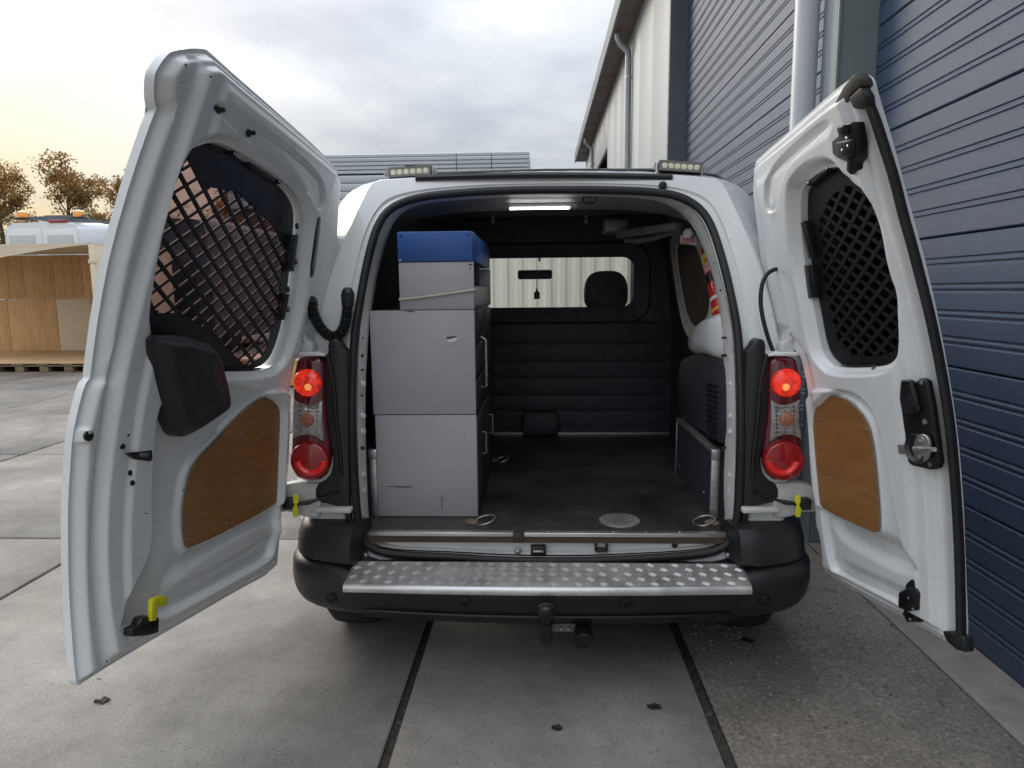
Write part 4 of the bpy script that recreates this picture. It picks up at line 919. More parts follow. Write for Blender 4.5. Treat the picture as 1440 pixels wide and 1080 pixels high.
# ------------------------------------------------ rear doors: pressed panels with relief
def seg_dist(pts, poly):
    poly = np.asarray(poly); n = len(poly); best = np.full(len(pts), 1e9); near = np.zeros_like(pts); ins = np.zeros(len(pts), bool)
    x, y = pts[:, 0], pts[:, 1]
    for i in range(n):
        a, b = poly[i], poly[(i+1) % n]; d = b-a; L2 = d.dot(d)+1e-14
        t = np.clip(((pts-a)@d)/L2, 0, 1); q = a+t[:, None]*d; ds = np.hypot(*(pts-q).T)
        k = ds < best; best[k] = ds[k]; near[k] = q[k]
        c = ((a[1] > y) != (b[1] > y)); 
        if abs(b[1]-a[1]) > 1e-12: ins ^= c & (x < (b[0]-a[0])*(y-a[1])/(b[1]-a[1])+a[0])
    return np.where(ins, -best, best), near
class Panel:
    """ruled leaning surface from the hinge line to the free edge; u along the door, z up, h towards the camera side"""
    def __init__(s, hinge, near):
        H = np.array([P(x, y, Y) for x, y, Y in hinge]); Nn = np.array([P(x, y, Y) for x, y, Y in near])
        s.H = H[np.argsort(H[:, 2])]; s.N = Nn[np.argsort(Nn[:, 2])]
        sm = lambda A, c: np.polyfit(A[:, 2]-1.2, A[:, c], 3)
        s.hc = [sm(s.H, 0), sm(s.H, 1)]; s.nc = [sm(s.N, 0), sm(s.N, 1)]
        h, n = s.at(1.0); s.W = float(np.hypot(*(n-h)))
    def at(s, z):
        z = np.asarray(z)-1.2
        return np.stack([np.polyval(c, z) for c in s.hc], -1), np.stack([np.polyval(c, z) for c in s.nc], -1)
    def inv(s, px, py, off=.035):
        d = ray(px, py); z = 1.3; 
        for _ in range(40):
            h, n = s.at(z); v = n-h; nr = np.array([v[1], -v[0]]); nr /= np.linalg.norm(nr); nr *= off*np.sign(nr.dot(EYE[:2]-(h+n)/2)); h = h+nr
            A_ = np.array([[d[0], -v[0]], [d[1], -v[1]]]); t, k = np.linalg.solve(A_, h-EYE[:2]); z = .5*z+.5*(EYE[2]+t*d[2])
        return np.array([k*s.W, z])
    def polyx(s, pts, n, o0, o1):                           # offset blended from the leftmost to the rightmost point
        x0, x1 = min(p[0] for p in pts), max(p[0] for p in pts); return chaikin([s.inv(x, y, o0+(o1-o0)*(x-x0)/(x1-x0)) for x, y in pts], n)
    def poly(s, pts, n=2, off=.035): return chaikin([s.inv(x, y, off) for x, y in pts], n) if n else np.array([s.inv(x, y, off) for x, y in pts])
    def pos(s, uz, h):
        uz = np.asarray(uz, float); hh, nn = s.at(uz[..., 1]); k = uz[..., 0:1]/s.W
        xy = hh+(nn-hh)*k; v = nn-hh; nr = np.stack([v[..., 1], -v[..., 0]], -1); nr /= np.linalg.norm(nr, axis=-1, keepdims=True)
        sg = np.sign(np.sum(nr*(EYE[:2]-xy), -1, keepdims=True)); xy = xy+nr*sg*np.asarray(h)[..., None]
        return np.concatenate([xy, uz[..., 1:2]], -1)
    def clip(s, poly, holes, res):
        lo, hi = poly.min(0)-res, poly.max(0)+res; nx_, nz_ = int((hi[0]-lo[0])/res)+2, int((hi[1]-lo[1])/res)+2
        U, Z = np.meshgrid(lo[0]+np.arange(nx_)*res, lo[1]+np.arange(nz_)*res); pts = np.stack([U.ravel(), Z.ravel()], 1)
        d, q = seg_dist(pts, poly); lim = d > 0; new = np.where(lim[:, None], q, pts); inside = d <= 0
        for hpoly in holes:
            dh, qh = seg_dist(pts, hpoly); k = dh < 0; new[k] = qh[k]; inside &= ~k
        I = np.arange(nx_*nz_).reshape(nz_, nx_); quads = np.stack([I[:-1, :-1], I[:-1, 1:], I[1:, 1:], I[1:, :-1]], -1).reshape(-1, 4)
        quads = quads[inside[quads].any(1)]
        used = np.unique(quads); rm = np.full(nx_*nz_, -1); rm[used] = np.arange(len(used))
        return new[used], rm[quads]
    def sheet(s, name, poly, hf, m, parent, res=.006, holes=(), back=None, smooth=True):
        """height field sheet with side walls down to h = back"""
        uz, f = s.clip(poly, list(holes), res); h = hf(uz); V = s.pos(uz, h).tolist(); Fc = f.tolist(); b = MB(); b.v = [tuple(x) for x in V]; b.f = [tuple(x) for x in Fc]
        if back is not None:
            for lp in [poly]+list(holes):
                ht = hf(lp); a_ = s.pos(lp, ht); c_ = s.pos(lp, np.full(len(lp), back)); b.rings([a_.tolist(), c_.tolist()])
            uz2, f2 = s.clip(poly, list(holes), .014); b.add(s.pos(uz2, np.full(len(uz2), back)).tolist(), f2.tolist())
        return b.build(name, m, parent, smooth=smooth, ang=48)
    def disc(s, name, px, py, h, r, m, parent, prof=None, n=16):
        uz = s.inv(px, py, h); p = s.pos(uz, np.array(h)); q = s.pos(uz, np.array(h+.01)); prof = prof or [(1, 0), (.9, .003), (.05, .004)]
        return MB().lathe(p, q-p, [(r*a, b) for a, b in prof], n).build(name, m, parent, smooth=True, ang=35)
    def block(s, name, pts, h0, h1, m, parent, n=0, bevel=.003):
        q = s.poly(pts, n, h1); a_ = s.pos(q, np.full(len(q), h1)); b_ = s.pos(q, np.full(len(q), h0)); return MB().prism(a_.tolist(), b_.tolist()).build(name, m, parent, bevel=bevel)
    def wire(s, pts, h): return [s.pos(s.inv(x, y, hh), np.array(hh)) for (x, y), hh in zip(pts, h if hasattr(h, '__len__') else [h]*len(pts))]
    def lattice(s, poly, ang, pitch, w_, h0, h1, m, name, parent):
        b = MB(); c = poly.mean(0)
        for a in ang:
            d = np.array([math.cos(a), math.sin(a)]); nn = np.array([-d[1], d[0]])
            for k in range(-40, 41):
                o = c+nn*k*pitch; ts = []
                for i in range(len(poly)):
                    p, q = poly[i], poly[(i+1) % len(poly)]; e = q-p; A_ = np.array([[d[0], -e[0]], [d[1], -e[1]]])
                    if abs(np.linalg.det(A_)) < 1e-9: continue
                    t, v = np.linalg.solve(A_, p-o)
                    if 0 <= v < 1: ts.append(t)
                ts.sort()
                for t0, t1 in zip(ts[::2], ts[1::2]):
                    nseg = max(1, int((t1-t0)/.12)); Rr = []
                    for j in range(nseg+1):
                        p = o+d*(t0+(t1-t0)*j/nseg); L_ = p-nn*w_/2; R_ = p+nn*w_/2
                        Rr.append([s.pos(L_, np.array(h0)), s.pos(R_, np.array(h0)), s.pos(R_, np.array(h1)), s.pos(L_, np.array(h1))])
                    b.rings([[list(x) for x in r] for r in Rr])
        return b.build(name, m, parent)

def seat(pn, hf, px, py):                              # height of the panel where this ray meets it
    h = .03
    for _ in range(12): h = .5*h+.5*float(hf(pn.inv(px, py, h)[None])[0])
    return h
# ---- left door (the wide one)
hl = [(381,800,.02),(387,740,.02),(392,680,.02),(398,620,.02),(404,570,.03),(418,500,.05),(436,400,.10),(456,300,.17),(470,230,.22)]
nl_ = [(110,960,-.85),(97,800,-.85),(99,655,-.85),(103,600,-.85),(118,540,-.85),(140,440,-.855),(160,350,-.86),(188,240,-.87),(214,158,-.875),(232,90,-.88)]
LD = Panel(hl, nl_)
outL = LD.poly([(381,800),(382,790),(387,744),(391,700),(394,650),(396,610),(398,556),(403,530),(407,505),(420,504),(459,503),(466,440),(471,370),(472,300),(476,242),(473,237),(450,212),(410,176),(372,142),(325,101),(291,70),(286,69),(268,68),(243,71),(233,79),(220,98),(217,108),(216,128),(217,145),(221,154),(217,158),(188,240),(157,346),(141,427),(127,527),(127,531),(119,541),(110,575),(102,611),(99,655),(96,700),(96,760),(97,829),(101,890),(106,950),(108,966),(120,957),(178,921),(222,895),(281,861),(332,831),(370,811),(377,806)], 1, 0.)
holeL = LD.polyx([(281,203),(302,199),(328,210),(354,228),(389,252),(408,272),(418,295),(416,335),(410,398),(402,451),(393,485),(384,508),(368,521),(319,523),(255,523),(226,515),(217,480),(217,440),(220,413),(230,349),(243,291),(255,244),(267,219)], 2, .042, .010)
recL = LD.poly([(212,560),(205,640),(203,720),(204,766),(190,800),(171,835),(168,866),(160,893),(190,885),(240,862),(330,812),(370,790),(380,770),(386,700),(390,600),(389,560),(330,540),(250,540)], 2)
plyL = LD.poly([(392,556),(395,575),(394,640),(390,692),(380,710),(259,771),(252,763),(250,719),(255,687),(259,665),(275,640),(290,626),(328,585),(351,565),(372,556)], 1)
bumpL = LD.poly([(235,812),(345,742),(382,735),(384,752),(290,806),(238,832)], 2)
topL = LD.poly([(290,148),(305,140),(440,240),(450,285),(438,300),(420,262),(300,172)], 2)
notL = LD.poly([(196,625),(216,632),(222,560),(250,545),(240,700),(230,770),(205,800),(203,740)], 2)
def near_d(uz, L_): return L_-uz[:, 0]
plugL = LD.inv(125, 613, .030)
def hL(uz):
    d, _ = seg_dist(uz, outL); d = -d; e = LD.W-uz[:, 0]
    h = .028*ss(d, .006, .028)
    h = h+.022*ss(e+.018*np.sin((uz[:, 1]-.5)*2.2), .060, .085)*ss(d, .03, .05)-.010*ss(e, .035, .046)*(1-ss(e, .060, .075))*ss(d, .012, .02)
    h = h+.012*ss(e, .118, .138)*ss(d, .05, .08)
    dt, _ = seg_dist(uz, topL); h = h-.012*ss(-dt, -.003, .009)
    dr, _ = seg_dist(uz, recL); h = h-.030*ss(-dr, -.002, .018)
    dpn, _ = seg_dist(uz, plyL); h = h+.016*(1-ss(dpn, .010, .024))
    db, _ = seg_dist(uz, bumpL); h = h+.016*ss(-db, -.035, .02)
    dh, _ = seg_dist(uz, holeL); h = h-.030*(1-ss(dh, .002, .026))
    q = uz-np.array(LD.inv(225, 790)); h = h+.006*np.exp(-(q**2).sum(1)/.004)
    hx = -uz[:, 0]; h = h-.016*ss(hx, -.095, -.07)*ss(uz[:, 1], 1.2, 1.24)*ss(d, .01, .02)
    r_ = np.hypot(*(uz-plugL).T); h = h+(.030-h)*(1-ss(r_, .013, .022))*ss(d, .004, .014)            # flat seat of the round plug
    return np.maximum(h, -.0)
ld = LD.sheet('rear_door', outL, hL, WHITE, van, .0034, [holeL], back=-.022)
ld['label'] = 'wide left rear door with plywood panel and black wiper motor cover'
LD.sheet('window_glass', LD.poly([(281,197),(330,203),(395,250),(424,290),(410,450),(384,520),(318,530),(240,530),(210,500),(212,430),(236,300),(262,215)], 1), lambda u: np.full(len(u), -.012), GL_DARK, ld, .05, back=None)
# mesh guard: solid border plate and lattice
latL = LD.polyx([(276,216),(300,262),(340,270),(384,312),(404,345),(392,440),(376,498),(350,515),(305,470),(262,440),(232,440),(222,412),(237,340),(250,280)], 0, .030, .008)
borL = chaikin(holeL, 0)
LD.sheet('guard_plate', LD.polyx([(280,204),(302,200),(328,211),(354,230),(389,254),(407,274),(416,296),(414,335),(408,398),(400,451),(391,485),(382,506),(366,519),(319,521),(255,521),(228,513),(219,480),(219,440),(222,413),(232,349),(245,291),(257,244),(268,222)], 2, .042, .010), lambda u: np.full(len(u), .004), BLACKM, ld, .012, [latL], back=-.001)
LD.lattice(latL, (math.radians(35), math.radians(145)), .041, .0085, .0005, .0060, BLACKM, 'guard_lattice', ld)
for a_, b_ in ((((354,232),(378,250)),0), (((400,333),(398,366)),1)): pass
LD.block('guard_rail', [(352,228),(389,252),(390,257),(351,234)], .0, .020, BLACKM, ld); LD.block('guard_rail', [(412,330),(420,330),(414,382),(406,380)], .0, .026, BLACKM, ld); LD.block('guard_rail', [(404,413),(408,413),(401,450),(396,450)], .0, .028, BLACKM, ld); LD.block('guard_rail', [(319,519),(372,517),(371,523),(320,526)], -.002, .014, BLACKM, ld)
for x, y in ((417,368),(405,435),(325,524),(354,523),(329,216),(392,255)):
    t_ = LD.disc('guard_tab', x, y, .022, .009, BLACKM, ld, [(1, -.012), (1, .002), (.6, .004)]); LD.disc('screw', x, y, .025, .004, STEEL, ld)
LD.disc('rubber_plug', 417, 318, .030, .011, RUBBER, ld); LD.disc('rubber_plug', 404, 407, .030, .012, RUBBER, ld)
LD.disc('rubber_plug', 125, 613, .031, .0125, BLACKM, ld, [(1, -.004), (.97, .002), (.9, .0)], 24)
for x, y, r in ((180,612,.003),(172,628,.0075),(183,665,.0075),(186,679,.0075)): LD.disc('rubber_plug', x, y, seat(LD, hL, x, y), r, BLACKM, ld)
hk = seat(LD, hL, 195, 641)
LD.block('latch_slot', [(180,638),(190,636),(197,635),(214,633),(215,645),(212,649),(190,646)], hk-.01, hk+.0015, BLACKM, ld, 0, .001); LD.block('latch_lip', [(197,637),(210,636),(209,643),(198,642)], hk, hk+.004, GEAR, ld, 0, .001)
for x, y in ((304,155),(348,187)):
    hh = seat(LD, hL, x, y); LD.disc('trim_clip', x, y, hh, .011, BLACKM, ld, [(1, 0), (.9, .006), (.55, .008), (.55, .020), (.3, .022)], 10)
# oval recess above the guard
LD.block('oval_grommet', [(294,203),(303,201),(317,206),(323,212),(316,214),(300,210)], .002, .012, RUBBER, ld, 1, .002)
# long black slot near the hinge
hs_ = seat(LD, hL, 445, 350); LD.block('door_slot', [(447,306),(450,304),(452,308),(447,350),(442,386),(439,391),(436,388),(441,345)], hs_-.008, hs_+.002, BLACKM, ld, 1, .001)
LD.block('slot_insert', [(448,316),(450,316),(445,360),(441,380),(440,378),(445,345)], hs_, hs_+.005, GEAR, ld, 0, .001)
# wiper motor cover
covL = LD.poly([(217,471),(240,471),(267,473),(284,480),(302,483),(309,498),(316,525),(322,552),(323,571),(311,588),(270,613),(254,615),(244,604),(232,563),(223,528),(217,490)], 2, .075)
def hcov(u):
    d, _ = seg_dist(u, covL); return .064+.040*ss(-d, 0, .030)+.012*ss(-d, .03, .09)
LD.sheet('wiper_motor_cover', covL, hcov, mat('charcoal_cover', (.020, .021, .025), .42, var=.12, vscale=20, bump=.15, bscale=600), ld, .008, back=.035)
# plywood panel with screws and pale edge
hp_ = float(np.median(hL(plyL)))
LD.sheet('plywood_panel', plyL, lambda u: np.full(len(u), hp_+.007), PLYB, ld, .02, back=hp_-.004)
eb = MB(); rgs = [LD.pos(plyL*1.0, np.full(len(plyL), hp_+.0072)).tolist()]; cpl = plyL.mean(0)
eb.tube([list(p) for p in LD.pos(plyL, np.full(len(plyL), hp_+.004))], .0032, 6, closed=True); eb.build('panel_edge', mat('ply_rim', (.20, .15, .10), .7, var=.3, vscale=40), ld)
for x, y in ((385,563),(338,581),(338,610),(389,622),(372,712),(318,735),(300,742),(258,690),(262,758),(384,690),(268,657)):
    LD.disc('screw', x, y, hp_+.0068, .0042, GEAR if x % 2 else STEEL, ld)
# yellow stop lever at the foot
hb_ = seat(LD, hL, 205, 880)
LD.block('stop_bracket', [(186,884),(196,879),(201,868),(212,866),(214,868),(225,868),(224,890),(210,894),(186,896)], hb_-.002, hb_+.028, BLACKM, ld, 0, .005)
LD.block('stop_lever', [(214,845),(220,840),(223,846),(221,872),(213,874)], hb_+.022, hb_+.036, YELLOW, ld, 0, .002); LD.block('stop_lever', [(216,842),(231,837),(237,840),(236,850),(228,854),(220,852)], hb_+.012, hb_+.026, YELLOW, ld, 1, .002)
for x, y, a_, b_ in ((206,722,7,1.2),(262,92,1.5,5),(256,116,1.2,3),(297,108,1.2,3.5),(279,78,4,1),(140,955,5,1.4),(151,930,1.5,3),(168,876,3,1.2),(205,797,2.5,1),(236,793,3,1)):
    hh = seat(LD, hL, x, y); LD.block('scuff', [(x-a_/2, y-b_/2), (x+a_/3, y-b_/2), (x+a_/2, y+b_/3), (x-a_/4, y+b_/2)], hh-.003, hh+.0008, mat('scuff_mark', (.08, .075, .07), .8), ld, 0, 0)
# window edge strip outside
wp = [(216,160),(188,240),(157,346),(141,427),(128,525)]
MB().tube(LD.wire([(x-1.5, y) for x, y in wp], -.020), .0045, 8).build('edge_strip', RUBBER, ld, smooth=True)
MB().tube(LD.wire([(x-5, y) for x, y in wp], -.024), .003, 8).build('edge_strip', ALU, ld, smooth=True)
# corrugated cable sleeve between door and pillar
cs = chaikin([(437,422,.02),(440,440,.03),(447,456,.03),(458,470,.03),(470,475,.04),(481,468,.05),(487,450,.06),(489,428,.06),(488,412,.07)], 3, False)
pp_ = [P(x, y, Y) for x, y, Y in cs]
dd = np.concatenate([[0], np.cumsum([np.linalg.norm(pp_[i+1]-pp_[i]) for i in range(len(pp_)-1)])]); tt = np.linspace(0, dd[-1], 150)
pp_ = [np.array([np.interp(t, dd, [p[k] for p in pp_]) for k in range(3)]) for t in tt]
rr_ = [.0195+.003*math.sin(t/dd[-1]*2*math.pi*34) for t in tt]
sl_ = MB().tube(pp_, rr_, 12).build('cable_sleeve', RUBBER, van, smooth=True)
MB().lathe(P(437, 428, .03), (1, -.5, -.2), [(.022, -.012), (.030, -.005), (.031, .004), (.022, .012)], 16).build('sleeve_boot', RUBBER, sl_, smooth=True)
MB().tube([P(489,430,.062), P(489,415,.07), P(489,409,.085)], [.022, .025, .019], 14).build('sleeve_boot', RUBBER, sl_, smooth=True)

# ---- right door (the narrow one)
hr = [(1158,790,.02),(1153,740,.02),(1147,680,.02),(1140,620,.02),(1134,560,.03),(1120,480,.06),(1101,380,.11),(1080,300,.17),(1062,227,.22)]
nr_ = [(1357,905,-.62),(1354,800,-.62),(1349,680,-.62),(1340,600,-.62),(1329,525,-.62),(1300,390,-.625),(1272,290,-.63),(1245,195,-.635),(1222,130,-.64)]
RD = Panel(hr, nr_)
outR = RD.poly([(1163,809),(1159,800),(1156,755),(1149,735),(1146,690),(1144,620),(1138,545),(1128,500),(1078,498),(1072,440),(1066,364),(1060,300),(1056,270),(1057,229),(1066,220),(1079,208),(1116,175),(1168,127),(1200,104),(1212,112),(1216,132),(1236,195),(1262,290),(1290,390),(1318,525),(1330,600),(1338,680),(1343,800),(1347,905),(1345,913),(1343,912),(1280,875),(1230,849),(1191,827),(1170,815)], 1, .01)
holeR = RD.polyx([(1130,262),(1143,247),(1162,236),(1178,234),(1186,241),(1194,255),(1217,275),(1231,318),(1245,381),(1257,422),(1260,485),(1254,508),(1237,516),(1179,518),(1162,505),(1153,485),(1142,422),(1130,367),(1126,310),(1126,275)], 2, .022, .035)
recR = RD.poly([(1163,560),(1178,545),(1215,552),(1240,585),(1252,640),(1262,700),(1275,760),(1290,800),(1296,830),(1290,862),(1240,842),(1185,815),(1170,800),(1160,740),(1150,640),(1146,575)], 2)
plyR = RD.poly([(1143,556),(1179,556),(1202,565),(1222,588),(1231,611),(1237,657),(1243,735),(1241,747),(1231,746),(1165,716),(1156,703),(1152,660),(1147,610)], 1)
bumpR = RD.poly([(1172,722),(1200,735),(1255,762),(1296,800),(1270,800),(1225,778),(1178,752)], 2)
topR = RD.poly([(1090,235),(1120,205),(1165,168),(1178,172),(1150,200),(1118,232),(1104,262),(1100,300),(1085,300),(1082,262)], 2)
colR = RD.poly([(1245,560),(1262,545),(1275,640),(1283,720),(1290,800),(1268,740),(1252,660)], 2)
def hR(uz):
    d, _ = seg_dist(uz, outR); d = -d; e = RD.W-uz[:, 0]
    h = .026*ss(d, .006, .028)
    h = h+.022*ss(d, .038, .056)
    h = h+.008*ss(d, .085, .12)
    dt, _ = seg_dist(uz, topR); h = h-.013*ss(-dt, -.003, .010)
    dr, _ = seg_dist(uz, recR); h = h-.026*ss(-dr, -.002, .018)
    dpn, _ = seg_dist(uz, plyR); h = h+.014*(1-ss(dpn, .010, .024))
    db, _ = seg_dist(uz, bumpR); h = h-.020*ss(-db, -.03, .02)
    dh, _ = seg_dist(uz, holeR); h = h-.034*(1-ss(dh, .002, .030))
    q = uz-np.array(RD.inv(1091, 290)); h = h+.009*np.exp(-((q/np.array([.018, .03]))**2).sum(1))
    h = h-.018*ss(-uz[:, 0], -.075, -.05)*ss(uz[:, 1], 1.2, 1.24)*ss(d, .01, .02)
    return np.maximum(h, 0)
rd = RD.sheet('rear_door', outR, hR, WHITE, van, .0034, [holeR], back=-.022)
rd['label'] = 'narrow right rear door with varnished plywood panel and black lock unit'
RD.sheet('window_glass', RD.poly([(1120,262),(1140,240),(1164,228),(1190,235),(1222,270),(1250,380),(1266,485),(1256,516),(1180,526),(1150,500),(1120,330)], 1), lambda u: np.full(len(u), -.014), glass('dark_window_glass', (.022, .02, .02), 1.1), rd, .05)
latR = RD.poly([(1138,300),(1165,262),(1192,262),(1214,290),(1228,335),(1241,395),(1251,430),(1252,478),(1238,500),(1185,502),(1168,488),(1158,455),(1148,410),(1138,350)], 1)
BLK2 = mat('black_guard', (.007, .007, .008), .6, var=.15, vscale=20, spec=.3)
RD.sheet('guard_plate', RD.polyx([(1131,263),(1144,249),(1163,238),(1178,236),(1185,243),(1193,257),(1215,277),(1229,318),(1243,381),(1255,422),(1258,485),(1252,506),(1236,514),(1180,516),(1164,503),(1155,485),(1144,422),(1132,367),(1128,310),(1128,275)], 2, .022, .035), lambda u: np.full(len(u), .004), BLK2, rd, .012, [latR], back=-.001)
RD.lattice(latR, (math.radians(35), math.radians(145)), .036, .0110, .0005, .0060, BLK2, 'guard_lattice', rd)
RD.block('guard_rail', [(1125,313),(1130,310),(1142,362),(1136,364)], .0, .030, BLACKM, rd); RD.block('guard_rail', [(1130,373),(1140,372),(1145,418),(1136,420)], .0, .030, BLACKM, rd)
RD.block('guard_rail', [(1136,256),(1160,238),(1162,242),(1138,260)], .0, .022, BLACKM, rd); RD.block('guard_rail', [(1176,514),(1232,513),(1230,518),(1178,519)], -.002, .016, BLACKM, rd)
for x, y in ((1119,312),(1134,416),(1137,257),(1163,237),(1173,519),(1229,518)):
    RD.disc('guard_tab', x, y, .022, .009, BLACKM, rd, [(1, -.012), (1, .002), (.6, .004)]); RD.disc('screw', x, y, .025, .004, STEEL, rd)
hp_ = float(np.median(hR(plyR)))
RD.sheet('plywood_panel', plyR, lambda u: np.full(len(u), hp_+.007), PLYB, rd, .02, back=hp_-.004)
MB().tube([list(p) for p in RD.pos(plyR, np.full(len(plyR), hp_+.004))], .0032, 6, closed=True).build('panel_edge', mat('ply_rim', (.3, .2, .1), .7), rd)
for x, y in ((1153,560),(1154,589),(1214,591),(1218,604),(1152,628),(1222,650),(1231,664),(1169,671),(1218,690),(1169,712),(1218,735)):
    RD.disc('screw', x, y, hp_+.0068, .0042, GEAR if x % 2 else STEEL, rd)
# edge rubber of the free edge with torn caps
sp_ = chaikin([(1212,128),(1227,160),(1240,200),(1256,250),(1268,300),(1281,345),(1294,395),(1308,450),(1323,525),(1335,600),(1342,680),(1347,760),(1349,830),(1350,892)], 2, False)
MB().tube(RD.wire(sp_, .022), .0100, 12).build('edge_rubber', RUBBER, rd, smooth=True)
MB().tube(RD.wire([(x+4, y) for x, y in sp_], .004), .0085, 10).build('edge_rubber', RUBBER, rd, smooth=True)
RD.block('rubber_cap', [(1173,146),(1184,124),(1200,103),(1208,111),(1210,121),(1194,136),(1189,146)], .0, .032, mat('worn_rubber', (.05, .048, .045), .6, var=.5, vscale=14), rd, 0, .004)
RD.block('rubber_cap', [(1192,138),(1209,122),(1217,134),(1219,150),(1212,154),(1199,153)], .010, .034, RUBBER, rd, 0, .006)
RD.block('rubber_cap', [(1324,887),(1334,888),(1355,896),(1357,918),(1344,914),(1331,903)], .0, .030, RUBBER, rd, 0, .005)
# upper latch
hq_ = seat(RD, hR, 1195, 215)
RD.block('upper_latch', [(1176,178),(1198,171),(1203,200),(1203,222),(1199,228),(1201,238),(1195,246),(1189,240),(1190,228),(1176,222),(1170,216),(1169,199),(1178,191)], hq_-.02, hq_+.012, BLACKM, rd, 0, .004)
RD.block('latch_bolt', [(1175,180),(1186,175),(1188,188),(1178,190)], hq_+.010, hq_+.026, BLACKM, rd, 0, .004); RD.block('latch_body', [(1173,200),(1196,195),(1197,220),(1178,221)], hq_+.010, hq_+.024, BLACKP, rd, 0, .006)
for x, y in ((1191,194),(1185,211),(1193,205)): RD.disc('rivet', x, y, hq_+.022, .004, STEEL, rd)
# central lock unit
hq_ = seat(RD, hR, 1295, 600)
RD.block('lock_unit', [(1266,534),(1277,534),(1285,539),(1294,531),(1302,535),(1309,570),(1316,620),(1320,650),(1317,659),(1308,661),(1282,655),(1268,644),(1261,631),(1262,622),(1269,607),(1266,580),(1263,560)], hq_-.01, hq_+.010, BLACKM, rd, 0, .005)
RD.block('release_handle', [(1266,534),(1279,534),(1286,560),(1289,575),(1280,583),(1271,580),(1264,562)], hq_+.010, hq_+.026, BLACKP, rd, 0, .006)
for i in range(5): RD.block('grip_rib', [(1266.5,537+i*4.2),(1278,536.5+i*4.2),(1278.5,538.4+i*4.2),(1267,539+i*4.2)], hq_+.026, hq_+.0285, BLACKM, rd, 0, .0005)
RD.disc('screw', 1296, 538, hq_+.010, .006, STEEL, rd); RD.disc('screw', 1301, 593, hq_+.010, .008, GEAR, rd); RD.disc('lock_cylinder', 1288, 575, hq_+.024, .012, BLACKM, rd); RD.disc('screw', 1308, 653, hq_+.010, .006, GEAR, rd)
RD.disc('lock_bowl', 1294, 630, hq_+.009, .040, BLACKP, rd, [(1, 0), (1, .012), (.9, .018), (.7, .010)], 28)
RD.block('striker_plate', [(1287,614),(1294,610),(1302,612),(1307,622),(1306,640),(1302,648),(1293,650),(1286,646),(1283,632)], hq_+.018, hq_+.028, STEEL, rd, 1, .003)
for x, y in ((1296,618),(1295,641)): RD.disc('bolt', x, y, hq_+.027, .0085, ALU, rd, [(1, 0), (.9, .004), (.5, .004), (.45, .002)])
st0, st1 = RD.wire([(1286,631),(1300,632)], hq_+.034); q2 = RD.wire([(1314,632)], hq_+.050)[0]; MB().tube([st0, st1, q2], [.007, .006, .006], 10).build('striker_pin', ALU, rd, smooth=True)
RD.block('wire_plug', [(1261,625),(1275,625),(1276,638),(1263,638)], hq_+.008, hq_+.020, GEAR, rd, 0, .003)
# lower latch
hq_ = seat(RD, hR, 1280, 845)
RD.block('lower_latch', [(1273,821),(1281,813),(1293,815),(1297,823),(1298,858),(1297,875),(1278,875),(1268,864),(1271,857)], hq_-.01, hq_+.008, BLACKM, rd, 0, .003); RD.block('latch_body', [(1262,833),(1274,827),(1287,826),(1291,834),(1290,858),(1275,860),(1262,855)], hq_+.004, hq_+.034, BLACKM, rd, 0, .006); RD.block('latch_bolt', [(1269,862),(1286,862),(1288,874),(1274,875)], hq_+.004, hq_+.022, BLACKM, rd, 0, .004)
for x, y in ((1278,841),(1284,856),(1280,871)): RD.disc('rivet', x, y, hq_+.033, .004, STEEL, rd)
# plain cable from the door to the lamp
cb = chaikin([(1099,377,.08),(1088,379,.06),(1078,385,.05),(1071,400,.04),(1069,425,.035),(1073,450,.03),(1080,475,.03),(1089,499,.045)], 3, False)
MB().tube([P(x, y, Y) for x, y, Y in cb], .0075, 10).lathe(P(1098, 377, .085), (-1, -.6, 0), [(.014, -.01), (.014, .008), (.008, .02)], 12).build('door_cable', RUBBER, van, smooth=True)

# ================================================================== cargo inside the van
yF = .173
def front(px, py, Y=yF): return P(px, py, Y)
zA = ZF+.002
xl, xr = front(532.5, 727)[0], front(673, 727)[0]
z1 = front(600, 583.5)[2]; z2 = front(600, 436)[2]
yBk = 1.05
def cabinet(name, label, x0, x1, z0, z1, y0, y1, m, cat='cabinet', drawers=0):
    t = thing(name, label, cat, ((x0+x1)/2, (y0+y1)/2, z0), 'metal cabinets stacked in the load space')
    box('end_panel', (x0, y0, z0), (x1-.002, y0+.012, z1), m, t, bevel=.0025)
    box('carcass', (x0+.002, y0+.0125, z0), (x1-.012, y1, z1), DARKC, t, bevel=.002)
    return t
lowc = cabinet('grey_cabinet', 'lower grey steel cabinet standing on the load floor', xl, xr, zA, z1-.0015, yF, yBk, GREYC)
midc = cabinet('grey_cabinet', 'wide grey steel cabinet in the middle of the stack', xl-.006, xr-.001, z1+.0015, z2-.001, yF+.001, yBk, GREYC)
def fr_panel(t, y0, y1, z0, z1, x, m=DARKC, nm='drawer_front'): return box(nm, (x-.012, y0, z0), (x+.004, y1, z1), m, t, bevel=.003)
for k in range(2):
    d = fr_panel(lowc, yF+.02+k*.40, yF+.41+k*.40, zA+.02, z1-.02, xr-.002, nm='cabinet_door')
h = z2-z1
for k in range(3): fr_panel(midc, yF+.02, yF+.40, z1+.012+k*h/3, z1-.006+(k+1)*h/3, xr-.003)
fr_panel(midc, yF+.42, yBk-.005, z1+.012, z2-.012, xr-.003, nm='cabinet_door')
a = PX(683, 478, xr+.022); b = PX(684, 543, xr+.022)
MB().tube([a+np.array([-.02, .01, .012]), a, b, b+np.array([-.02, .005, -.005])], .006, 8).build('handle', ALU, midc, smooth=True)
